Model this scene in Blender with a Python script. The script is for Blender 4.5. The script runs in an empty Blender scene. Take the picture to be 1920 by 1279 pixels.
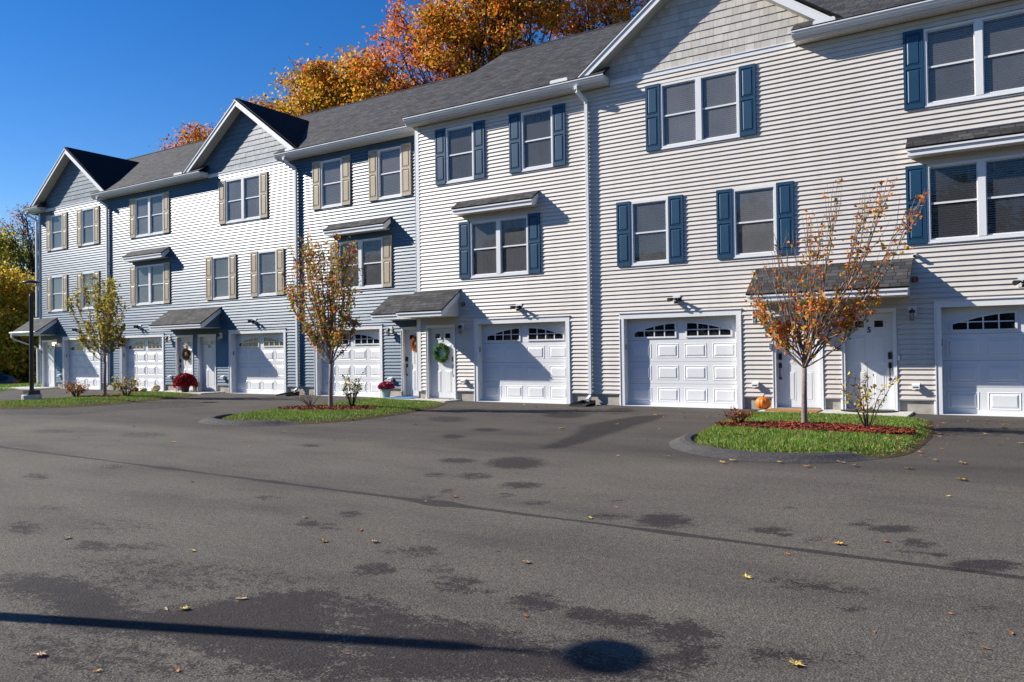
import bpy, math, random
import numpy as np
from mathutils import Vector, Matrix
random.seed(7)
SC = bpy.context.scene
COL = SC.collection
WL = {}                      # world location of every object made here

# ------------------------------------------------------------------ helpers
class MB:
    def __init__(s):
        s.v = []; s.f = []; s.m = []; s.uv = []
    def face(s, pts, m=0, uv=None):
        n = len(s.v); s.v += [tuple(p) for p in pts]
        s.f.append(tuple(range(n, n + len(pts)))); s.m.append(m)
        s.uv.append(uv if uv else [(0, 0)] * len(pts))
    def box(s, x0, x1, y0, y1, z0, z1, m=0):
        if x0 > x1: x0, x1 = x1, x0
        if y0 > y1: y0, y1 = y1, y0
        if z0 > z1: z0, z1 = z1, z0
        a = [(x0,y0,z0),(x1,y0,z0),(x1,y1,z0),(x0,y1,z0),(x0,y0,z1),(x1,y0,z1),(x1,y1,z1),(x0,y1,z1)]
        for q in ((0,3,2,1),(4,5,6,7),(0,1,5,4),(1,2,6,5),(2,3,7,6),(3,0,4,7)):
            s.face([a[i] for i in q], m)
    def slab(s, quad, t, m=0, uv=None, mside=None):
        # quad: 4 points counter-clockwise seen from outside; t: thickness inward
        p = [Vector(q) for q in quad]; n = (p[1]-p[0]).cross(p[3]-p[0]).normalized()
        b = [q - n*t for q in p]
        if mside is None: mside = m
        s.face(p, m, uv); s.face([b[0], b[3], b[2], b[1]], mside)
        for i in range(4):
            j = (i+1) % 4
            s.face([p[i], b[i], b[j], p[j]], mside)
    def extrude_x(s, prof, x0, x1, m=0, caps=True):
        # prof: list of (y,z)
        n = len(prof)
        for i in range(n):
            j = (i+1) % n
            s.face([(x0,)+prof[i], (x1,)+prof[i], (x1,)+prof[j], (x0,)+prof[j]], m)
        if caps:
            s.face([(x0,)+q for q in prof], m); s.face([(x1,)+q for q in reversed(prof)], m)
    def extrude_y(s, prof, y0, y1, m=0):
        n = len(prof)
        for i in range(n):
            j = (i+1) % n
            s.face([(prof[i][0],y0,prof[i][1]), (prof[j][0],y0,prof[j][1]), (prof[j][0],y1,prof[j][1]), (prof[i][0],y1,prof[i][1])], m)
        s.face([(q[0],y0,q[1]) for q in reversed(prof)], m); s.face([(q[0],y1,q[1]) for q in prof], m)
    def tube(s, pts, rad, seg=6, m=0, caps=True, sq=None, rot=0.0):
        pts = [Vector(p) for p in pts]; rings = []
        up = Vector((0, 0, 1))
        for i, p in enumerate(pts):
            d = (pts[min(i+1, len(pts)-1)] - pts[max(i-1, 0)]).normalized()
            a = d.cross(up) if abs(d.z) < .95 else d.cross(Vector((0, 1, 0)))
            a.normalize(); b = d.cross(a).normalized()
            r = rad[i] if isinstance(rad, (list, tuple)) else rad
            ring = []
            for k in range(seg):
                t = 2*math.pi*k/seg + rot
                ring.append(p + (a*math.cos(t) + b*math.sin(t))*r)
            rings.append(ring)
        base = len(s.v)
        for r in rings: s.v += [tuple(q) for q in r]
        for i in range(len(rings)-1):
            for k in range(seg):
                k2 = (k+1) % seg
                s.f.append((base+i*seg+k, base+(i+1)*seg+k, base+(i+1)*seg+k2, base+i*seg+k2)); s.m.append(m); s.uv.append([(0,0)]*4)
        if caps:
            s.f.append(tuple(base+k for k in range(seg))); s.m.append(m); s.uv.append([(0,0)]*seg)
            s.f.append(tuple(base+(len(rings)-1)*seg+k for k in reversed(range(seg)))); s.m.append(m); s.uv.append([(0,0)]*seg)
    def lathe(s, prof, c=(0,0,0), seg=16, m=0, ribs=0, ribd=0):
        base = len(s.v)
        for r, z in prof:
            for k in range(seg):
                t = 2*math.pi*k/seg
                rr = r*(1 - ribd*abs(math.sin(ribs*t/2))**.5*0 - ribd*(1-abs(math.cos(ribs*t/2)))) if ribs else r
                s.v.append((c[0]+rr*math.cos(t), c[1]+rr*math.sin(t), c[2]+z))
        for i in range(len(prof)-1):
            for k in range(seg):
                k2 = (k+1) % seg
                s.f.append((base+i*seg+k, base+i*seg+k2, base+(i+1)*seg+k2, base+(i+1)*seg+k)); s.m.append(m); s.uv.append([(0,0)]*4)
    def mesh(s, name, mats, origin=(0,0,0), smooth=False):
        me = bpy.data.meshes.new(name)
        o = Vector(origin)
        me.from_pydata([tuple(Vector(v)-o) for v in s.v], [], s.f)
        for mt in mats: me.materials.append(mt)
        me.polygons.foreach_set('material_index', s.m)
        ul = me.uv_layers.new(name='UVMap')
        flat = [c for f in s.uv for p in f for c in p]
        ul.data.foreach_set('uv', flat)
        if smooth: me.polygons.foreach_set('use_smooth', [True]*len(s.f))
        me.update()
        return me

def obj(name, me, parent=None, loc=(0,0,0), rot=(0,0,0)):
    """loc is given in WORLD space for top-level and first-level parts of unrotated things"""
    o = bpy.data.objects.new(name, me); COL.objects.link(o)
    if parent is not None:
        o.parent = parent
        o.location = Vector(loc) - WL[parent]
    else:
        o.location = loc
    o.rotation_euler = rot
    WL[o] = Vector(loc)
    return o

def part(name, mb, mats, parent, origin=None, smooth=False):
    if not isinstance(mats, (list, tuple)): mats = [mats]
    og = Vector(origin) if origin is not None else WL[parent]
    return obj(name, mb.mesh(name, mats, og, smooth), parent, og)

def tag(o, label, cat, group=None):
    o['label'] = label; o['category'] = cat
    if group: o['group'] = group
    return o

def thing(name, label, cat, loc, group=None):
    o = bpy.data.objects.new(name, None); COL.objects.link(o); o.location = loc
    o.empty_display_size = .2
    WL[o] = Vector(loc)
    return tag(o, label, cat, group)

def solo(name, mb, mats, loc, label, cat, group=None, smooth=False):
    if not isinstance(mats, (list, tuple)): mats = [mats]
    return tag(obj(name, mb.mesh(name, mats, loc, smooth), None, loc), label, cat, group)

def struct(name, mb, mats, kind='structure', loc=(0,0,0)):
    if not isinstance(mats, (list, tuple)): mats = [mats]
    o = obj(name, mb.mesh(name, mats, loc), None, loc); o['kind'] = kind
    return o

# ------------------------------------------------------------------ materials
def nt(name):
    m = bpy.data.materials.new(name); m.use_nodes = True
    n = m.node_tree; b = n.nodes['Principled BSDF']
    return m, n, b
def L(n, a, b): n.links.new(a, b)
def node(n, t, **kw):
    x = n.nodes.new(t)
    for k, v in kw.items():
        if k in x.inputs.keys() if hasattr(x.inputs, 'keys') else False: x.inputs[k].default_value = v
        else: setattr(x, k, v)
    return x
def ramp(n, stops, interp='LINEAR'):
    r = n.nodes.new('ShaderNodeValToRGB'); r.color_ramp.interpolation = interp
    e = r.color_ramp.elements
    while len(e) > 1: e.remove(e[-1])
    e[0].position = stops[0][0]; e[0].color = c4(stops[0][1])
    for p, c in stops[1:]:
        q = e.new(p); q.color = c4(c)
    return r
def c4(c):
    if isinstance(c, (int, float)): return (c, c, c, 1)
    return tuple(c) + ((1,) if len(c) == 3 else ())
def mixc(n, fac, a, b, mode='MIX'):
    x = n.nodes.new('ShaderNodeMix'); x.data_type = 'RGBA'; x.blend_type = mode
    for sock, v in ((0, fac), (6, a), (7, b)):
        if isinstance(v, bpy.types.NodeSocket): L(n, v, x.inputs[sock])
        elif sock == 0: x.inputs[0].default_value = v
        else: x.inputs[sock].default_value = c4(v)
    return x.outputs[2]
def coords(n, kind='Object', scale=(1,1,1), rot=(0,0,0)):
    tc = n.nodes.new('ShaderNodeTexCoord'); mp = n.nodes.new('ShaderNodeMapping')
    mp.inputs['Scale'].default_value = scale; mp.inputs['Rotation'].default_value = rot
    L(n, tc.outputs[kind], mp.inputs[0]); return mp.outputs[0]
def geo(n, scale=(1,1,1)):
    tc = n.nodes.new('ShaderNodeNewGeometry'); mp = n.nodes.new('ShaderNodeMapping')
    mp.inputs['Scale'].default_value = scale
    L(n, tc.outputs['Position'], mp.inputs[0]); return mp.outputs[0]
def noise(n, vec, scale, detail=4, rough=.55, dist=0):
    x = n.nodes.new('ShaderNodeTexNoise'); x.inputs['Scale'].default_value = scale
    x.inputs['Detail'].default_value = detail; x.inputs['Roughness'].default_value = rough
    x.inputs['Distortion'].default_value = dist
    L(n, vec, x.inputs['Vector']); return x.outputs['Fac']
def math_(n, op, a, b=0.0, c=0.0, clamp=False):
    x = n.nodes.new('ShaderNodeMath'); x.operation = op; x.use_clamp = clamp
    for i, v in enumerate((a, b, c)):
        if isinstance(v, bpy.types.NodeSocket): L(n, v, x.inputs[i])
        else: x.inputs[i].default_value = v
    return x.outputs[0]
def bump(n, b, h, strength=.3, dist=.01):
    x = n.nodes.new('ShaderNodeBump'); x.inputs['Strength'].default_value = strength; x.inputs['Distance'].default_value = dist
    L(n, h, x.inputs['Height']); L(n, x.outputs[0], b.inputs['Normal'])

def plain(name, col, rough=.5, spec=.5, var=.08, vs=3.0, bmp=0, bs=60, metal=0, coat=0):
    m, n, b = nt(name)
    v = geo(n)
    f = noise(n, v, vs, 5)
    lo = tuple(c*(1-var) for c in col); hi = tuple(min(1, c*(1+var)) for c in col)
    r = ramp(n, [(.3, lo), (.7, hi)]); L(n, f, r.inputs[0]); L(n, r.outputs[0], b.inputs['Base Color'])
    b.inputs['Roughness'].default_value = rough; b.inputs['Specular IOR Level'].default_value = spec
    b.inputs['Metallic'].default_value = metal; b.inputs['Coat Weight'].default_value = coat
    if bmp: bump(n, b, noise(n, v, bs, 3), bmp, .005)
    return m

def siding_mat(name, col, rough, spec, ior=1.5):
    m, n, b = nt(name)
    v = geo(n, (1.2, 1.2, 30))
    big = noise(n, geo(n), .45, 4)
    streak = noise(n, geo(n, (2.5, 2.5, .35)), 1.6, 5)
    a = tuple(c*.93 for c in col); h = tuple(min(1, c*1.05) for c in col)
    r = ramp(n, [(.3, a), (.7, h)]); L(n, big, r.inputs[0])
    r2 = ramp(n, [(.32, (.93,.93,.92)), (.55, (1,1,1))]); L(n, streak, r2.inputs[0])
    L(n, mixc(n, 1.0, r.outputs[0], r2.outputs[0], 'MULTIPLY'), b.inputs['Base Color'])
    b.inputs['Roughness'].default_value = rough; b.inputs['Specular IOR Level'].default_value = spec; b.inputs['IOR'].default_value = ior
    wavy = math_(n, 'ADD', noise(n, v, 9, 4), math_(n, 'MULTIPLY', noise(n, geo(n, (.8, .8, 9)), 1.1, 2), 2.2))
    bump(n, b, wavy, .16, .006)
    return m

M = {}
M['beige'] = siding_mat('beige_vinyl', (.675,.622,.560), .42, .55)
M['blue'] = siding_mat('blue_vinyl', (.052,.112,.172), .42, .24, 1.9)
def shake_mat(name, col):
    m, n, b = nt(name)
    at = n.nodes.new('ShaderNodeAttribute'); at.attribute_name = 'tone'
    st = noise(n, geo(n, (60, 60, 3)), 1, 3)
    r = ramp(n, [(0, tuple(c*.84 for c in col)), (1, tuple(min(1,c*1.1) for c in col))]); L(n, at.outputs['Fac'], r.inputs[0])
    r2 = ramp(n, [(.3, .82), (.7, 1.0)]); L(n, st, r2.inputs[0])
    L(n, mixc(n, 1.0, r.outputs[0], r2.outputs[0], 'MULTIPLY'), b.inputs['Base Color'])
    b.inputs['Roughness'].default_value = .5
    bump(n, b, st, .3, .006)
    return m
M['shake_beige'] = shake_mat('beige_shake', (.58,.545,.49))
M['shake_blue'] = shake_mat('blue_shake', (.078,.124,.168))
M['white'] = plain('white_vinyl_trim', (.78,.78,.78), .4, .5, .04, 1.5)
M['door'] = plain('white_door_paint', (.76,.765,.77), .35, .5, .03, 1.2, .05, 90)
M['gutter'] = plain('white_aluminium', (.72,.73,.74), .35, .5, .05, 2)
M['navy'] = plain('navy_shutter', (.008,.054,.112), .42, .5, .1, 4)
M['tan'] = plain('tan_shutter', (.43,.355,.25), .5, .4, .07, 4)
M['black'] = plain('black_metal', (.012,.012,.013), .4, .5, .2, 8)
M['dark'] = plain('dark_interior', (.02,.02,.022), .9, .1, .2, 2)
M['steel'] = plain('grey_metal', (.32,.32,.33), .35, .5, .1, 8, metal=.6)
M['concrete'] = plain('foundation_concrete', (.42,.385,.33), .9, .2, .18, 6, .5, 50)
M['stoop'] = plain('stoop_concrete', (.55,.52,.47), .9, .2, .12, 5, .4, 60)
M['red'] = plain('red_strobe', (.35,.02,.02), .3, .5, .1, 9)
M['bark'] = plain('grey_bark', (.23,.18,.16), .85, .2, .35, 30, .8, 70)
M['barkdark'] = plain('dark_bark', (.055,.042,.035), .9, .2, .35, 8, .8, 30)
M['coir'] = plain('coir_mat', (.38,.18,.06), .95, .1, .25, 40, .8, 200)
M['bluemat'] = plain('blue_mat', (.10,.22,.40), .95, .1, .2, 40, .6, 200)
M['darkmat'] = plain('dark_mat', (.04,.035,.03), .95, .1, .3, 40, .6, 200)
M['pumpkin'] = plain('orange_pumpkin', (.68,.17,.008), .45, .5, .18, 9, .2, 30)
M['gourd'] = plain('pale_gourd', (.72,.58,.28), .5, .5, .2, 12, .2, 30)
M['stem'] = plain('pumpkin_stem', (.22,.19,.07), .8, .2, .2, 20)
M['potgreen'] = plain('sage_pot', (.18,.28,.29), .6, .4, .1, 12)
M['potdark'] = plain('dark_pot', (.03,.035,.03), .5, .4, .15, 12)
M['tyre'] = plain('tyre_rubber', (.02,.02,.02), .8, .3, .1, 9)
M['soil'] = plain('island_soil', (.075,.055,.03), .95, .1, .4, 14, .8, 40)
M['kerb'] = None

def leafm(name, col, tr=.42, var=.25):
    m, n, b = nt(name)
    f = noise(n, geo(n), 2.2, 3)
    r = ramp(n, [(.3, tuple(c*(1-var) for c in col)), (.7, tuple(min(1,c*(1+var)) for c in col))]); L(n, f, r.inputs[0])
    L(n, r.outputs[0], b.inputs['Base Color']); b.inputs['Roughness'].default_value = .55
    b.inputs['Specular IOR Level'].default_value = .35
    t = n.nodes.new('ShaderNodeBsdfTranslucent'); L(n, r.outputs[0], t.inputs['Color'])
    mx = n.nodes.new('ShaderNodeMixShader'); mx.inputs[0].default_value = tr
    L(n, b.outputs[0], mx.inputs[1]); L(n, t.outputs[0], mx.inputs[2])
    L(n, mx.outputs[0], n.nodes['Material Output'].inputs['Surface'])
    return m
LF = dict(orange=leafm('leaf_orange', (.76,.23,.03)), red=leafm('leaf_red', (.45,.06,.03)), rust=leafm('leaf_rust', (.30,.085,.02)),
          gold=leafm('leaf_gold', (.62,.37,.03)), yellow=leafm('leaf_yellow', (.76,.56,.06)), olive=leafm('leaf_olive', (.21,.20,.025)),
          green=leafm('leaf_green', (.08,.12,.02)), deep=leafm('leaf_deep', (.03,.05,.013)), lime=leafm('leaf_lime', (.32,.33,.03)),
          pink=leafm('leaf_pink', (.5,.14,.10)), mum=leafm('mum_red', (.42,.012,.015), .15), magenta=leafm('mum_magenta', (.42,.02,.08), .15),
          wreath=leafm('wreath_green', (.12,.28,.10), .2), tan=leafm('leaf_tan', (.50,.30,.12)), grass=leafm('grass_green', (.17,.31,.03), .3),
          grassd=leafm('grass_dark', (.085,.18,.02), .3), straw=leafm('grass_straw', (.34,.28,.10), .3), mulch=leafm('mulch_red', (.26,.055,.025), .05),
          mulchd=leafm('mulch_dark', (.13,.03,.018), .05))

for k_, c_ in dict(yellow=(.55,.41,.10), gold=(.48,.29,.06), orange=(.50,.19,.05), tan=(.46,.31,.17), red=(.33,.08,.05), brown=(.22,.12,.06)).items(): LF['litter_'+k_] = leafm('litter_'+k_, c_, .1)
def roof_mat():
    m, n, b = nt('grey_shingle')
    tc = n.nodes.new('ShaderNodeTexCoord'); uv = tc.outputs['UV']
    def brick(off, w, h, vals):
        mp = n.nodes.new('ShaderNodeMapping'); mp.inputs['Location'].default_value = off; L(n, uv, mp.inputs[0])
        br = n.nodes.new('ShaderNodeTexBrick'); L(n, mp.outputs[0], br.inputs['Vector'])
        br.inputs['Scale'].default_value = 1; br.inputs['Brick Width'].default_value = w; br.inputs['Row Height'].default_value = h
        br.inputs['Mortar Size'].default_value = .009; br.inputs['Mortar Smooth'].default_value = .2; br.offset = .37; br.squash = .8; br.squash_frequency = 3
        br.inputs['Color1'].default_value = c4(vals[0]); br.inputs['Color2'].default_value = c4(vals[1]); br.inputs['Mortar'].default_value = c4(vals[2])
        return br
    b1 = brick((0,0,0), .26, .135, ((.026,.026,.028), (.078,.077,.080), (.007,.007,.008)))
    b2 = brick((.11,0,0), .41, .135, ((.78,.78,.78), (1.12,1.1,1.08), (.9,.9,.9)))
    gr = noise(n, geo(n), 260, 2)
    big = noise(n, geo(n), .5, 4)
    r = ramp(n, [(.3, .72), (.7, 1.25)]); L(n, gr, r.inputs[0])
    r2 = ramp(n, [(.3, .88), (.7, 1.08)]); L(n, big, r2.inputs[0])
    c = mixc(n, 1, b1.outputs[0], b2.outputs[0], 'MULTIPLY'); c = mixc(n, 1, c, r.outputs[0], 'MULTIPLY'); c = mixc(n, 1, c, r2.outputs[0], 'MULTIPLY')
    L(n, c, b.inputs['Base Color']); b.inputs['Roughness'].default_value = .85; b.inputs['Specular IOR Level'].default_value = .3
    bump(n, b, b1.outputs['Fac'], -.8, .012)
    return m
M['roof'] = roof_mat()

def soffit_mat(name, col):
    m, n, b = nt(name)
    g = n.nodes.new('ShaderNodeNewGeometry'); sx = n.nodes.new('ShaderNodeSeparateXYZ'); L(n, g.outputs['Position'], sx.inputs[0])
    f = math_(n, 'FRACT', math_(n, 'MULTIPLY', sx.outputs[0], 8.0))
    r = ramp(n, [(0, tuple(c*.45 for c in col)), (.06, col), (1, col)]); L(n, f, r.inputs[0])
    L(n, r.outputs[0], b.inputs['Base Color']); b.inputs['Roughness'].default_value = .5
    return m
M['soffit'] = soffit_mat('vinyl_soffit', (.66,.64,.60))

def pane_mat(name, scr=.5, col=(.16,.16,.165), rough=.02):
    m, n, b = nt(name); n.nodes.remove(b)
    fr = n.nodes.new('ShaderNodeFresnel'); fr.inputs[0].default_value = 1.5
    gl = n.nodes.new('ShaderNodeBsdfGlossy'); gl.inputs['Roughness'].default_value = rough; gl.inputs['Color'].default_value = c4((.95,.97,1))
    wv = noise(n, geo(n), .9, 2)
    bp = n.nodes.new('ShaderNodeBump'); bp.inputs['Strength'].default_value = .06; bp.inputs['Distance'].default_value = .05
    L(n, wv, bp.inputs['Height']); L(n, bp.outputs[0], gl.inputs['Normal'])
    tr = n.nodes.new('ShaderNodeBsdfTransparent'); tr.inputs[0].default_value = c4((.80,.84,.84))
    df = n.nodes.new('ShaderNodeBsdfDiffuse')
    r = ramp(n, [(.3, tuple(c*.85 for c in col)), (.7, tuple(c*1.15 for c in col))]); L(n, noise(n, geo(n), 1.3, 4), r.inputs[0])
    L(n, r.outputs[0], df.inputs[0])
    a = n.nodes.new('ShaderNodeMixShader'); a.inputs[0].default_value = scr; L(n, tr.outputs[0], a.inputs[1]); L(n, df.outputs[0], a.inputs[2])
    o = n.nodes.new('ShaderNodeMixShader'); L(n, fr.outputs[0], o.inputs[0]); L(n, a.outputs[0], o.inputs[1]); L(n, gl.outputs[0], o.inputs[2])
    L(n, o.outputs[0], n.nodes['Material Output'].inputs['Surface'])
    return m
M['pane'] = pane_mat('window_pane', .42, (.31,.31,.31))
M['pane_clear'] = pane_mat('window_pane_clear', .16, (.25,.25,.25))
M['pane_pale'] = pane_mat('window_pane_pale', .55, (.25,.265,.27))  # paler bluish grey puts reflected sky into the colour of the far panes
M['pane_mid'] = pane_mat('window_pane_mid', .30, (.28,.28,.28))
M['gglass'] = pane_mat('garage_glass', .97, (.012,.014,.018))
M['lampglass'] = pane_mat('lamp_glass', .5, (.4,.42,.42))
M['blind'] = plain('white_blind', (.78,.78,.75), .6, .3, .05, 2)
M['curtain'] = plain('grey_curtain', (.26,.26,.27), .8, .2, .15, 5)
m, n, b = nt('warm_lamp'); b.inputs['Emission Color'].default_value = (1,.75,.45,1); b.inputs['Emission Strength'].default_value = 6; b.inputs['Base Color'].default_value = (.8,.7,.5,1); M['warm'] = m
m, n, b = nt('car_paint'); b.inputs['Base Color'].default_value = (.006,.009,.016,1); b.inputs['Roughness'].default_value = .25; b.inputs['Coat Weight'].default_value = .6
L(n, ramp(n, [(0,(.005,.008,.014)),(1,(.010,.014,.022))]).outputs[0], b.inputs['Base Color']); M['car'] = m
M['tail'] = plain('tail_light', (.5,.01,.02), .2, .6, .1, 9)
M['rim'] = plain('alloy_rim', (.5,.5,.52), .3, .6, .05, 9, metal=.7)

def asphalt_mat(name, stained=True, tint=(1.22,1.09,.90), dark=1.0):
    m, n, b = nt(name)
    v = geo(n)
    ag = noise(n, v, 75, 7, .85); mid = noise(n, v, 22, 4); big = noise(n, v, .35, 5)
    vor = n.nodes.new('ShaderNodeTexVoronoi'); vor.inputs['Scale'].default_value = 95; L(n, v, vor.inputs['Vector'])
    base = ramp(n, [(.35, tuple(.016*dark*t for t in tint)), (.5, tuple(.084*dark*t for t in tint)), (.64, tuple(.215*dark*t for t in tint))])
    L(n, ag, base.inputs[0])
    r2 = ramp(n, [(.3, (.72,.70,.72)), (.7, (1.2,1.18,1.14))]); L(n, mid, r2.inputs[0])
    r3 = ramp(n, [(.32, (.66,.63,.67)), (.5, (.97,.96,.95)), (.68, (1.16,1.16,1.12))]); L(n, noise(n, geo(n, (.55, 1.3, 1)), .75, 8, .62), r3.inputs[0])
    c = mixc(n, 1, base.outputs[0], r2.outputs[0], 'MULTIPLY'); c = mixc(n, 1, c, r3.outputs[0], 'MULTIPLY')
    rv = ramp(n, [(0, .55), (.28, 1.0), (1, 1.08)]); L(n, vor.outputs['Distance'], rv.inputs[0])
    c = mixc(n, 1, c, rv.outputs[0], 'MULTIPLY')
    rough = .9
    if stained:
        sx = n.nodes.new('ShaderNodeSeparateXYZ'); L(n, v, sx.inputs[0])
        # newer, darker driveway aprons next to the houses
        wob = math_(n, 'MULTIPLY', noise(n, v, 1.1, 3), .5)
        dy = math_(n, 'ADD', sx.outputs[1], wob)
        rr = n.nodes.new('ShaderNodeMapRange'); rr.inputs[1].default_value = -8.65; rr.inputs[2].default_value = -8.0; L(n, dy, rr.inputs[0])
        c = mixc(n, rr.outputs[0], c, mixc(n, 1, c, (.66,.65,.67), 'MULTIPLY'))
        # damp stains: smooth field broken up by noise
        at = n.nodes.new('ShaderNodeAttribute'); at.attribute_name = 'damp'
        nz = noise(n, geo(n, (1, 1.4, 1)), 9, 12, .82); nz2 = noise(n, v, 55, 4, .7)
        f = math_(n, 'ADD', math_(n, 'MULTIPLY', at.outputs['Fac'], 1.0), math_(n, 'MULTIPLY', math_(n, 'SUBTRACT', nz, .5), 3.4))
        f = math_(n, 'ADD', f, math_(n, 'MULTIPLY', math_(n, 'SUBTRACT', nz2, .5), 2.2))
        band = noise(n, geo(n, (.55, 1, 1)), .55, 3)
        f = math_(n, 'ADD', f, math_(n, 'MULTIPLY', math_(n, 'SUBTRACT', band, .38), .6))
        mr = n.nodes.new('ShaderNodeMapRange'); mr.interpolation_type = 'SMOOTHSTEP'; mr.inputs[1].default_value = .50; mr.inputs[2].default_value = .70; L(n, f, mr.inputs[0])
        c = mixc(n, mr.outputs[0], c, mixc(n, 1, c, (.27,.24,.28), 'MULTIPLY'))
        # sealed joint running the length of the lot
        ln = math_(n, 'ADD', math_(n, 'ADD', sx.outputs[1], 12.12), math_(n, 'MULTIPLY', sx.outputs[0], .031))
        ln = math_(n, 'ADD', ln, math_(n, 'MULTIPLY', math_(n, 'SUBTRACT', noise(n, v, 1.7, 3), .5), .05))
        hw = math_(n, 'ADD', .018, math_(n, 'MULTIPLY', math_(n, 'POWER', noise(n, geo(n, (1, 0, 0)), .55, 2), 5.0), .75))
        k = math_(n, 'LESS_THAN', math_(n, 'ABSOLUTE', ln), hw)
        c = mixc(n, k, c, mixc(n, 1, c, (.33,.31,.34), 'MULTIPLY'))
    L(n, c, b.inputs['Base Color']); b.inputs['Roughness'].default_value = rough; b.inputs['Specular IOR Level'].default_value = .35
    h = math_(n, 'ADD', math_(n, 'MULTIPLY', vor.outputs['Distance'], .8), ag)
    bump(n, b, h, .75, .006)
    return m
M['asphalt'] = asphalt_mat('asphalt')
M['kerb'] = asphalt_mat('kerb_asphalt', False, (1.02,.985,.96), .80)

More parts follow.
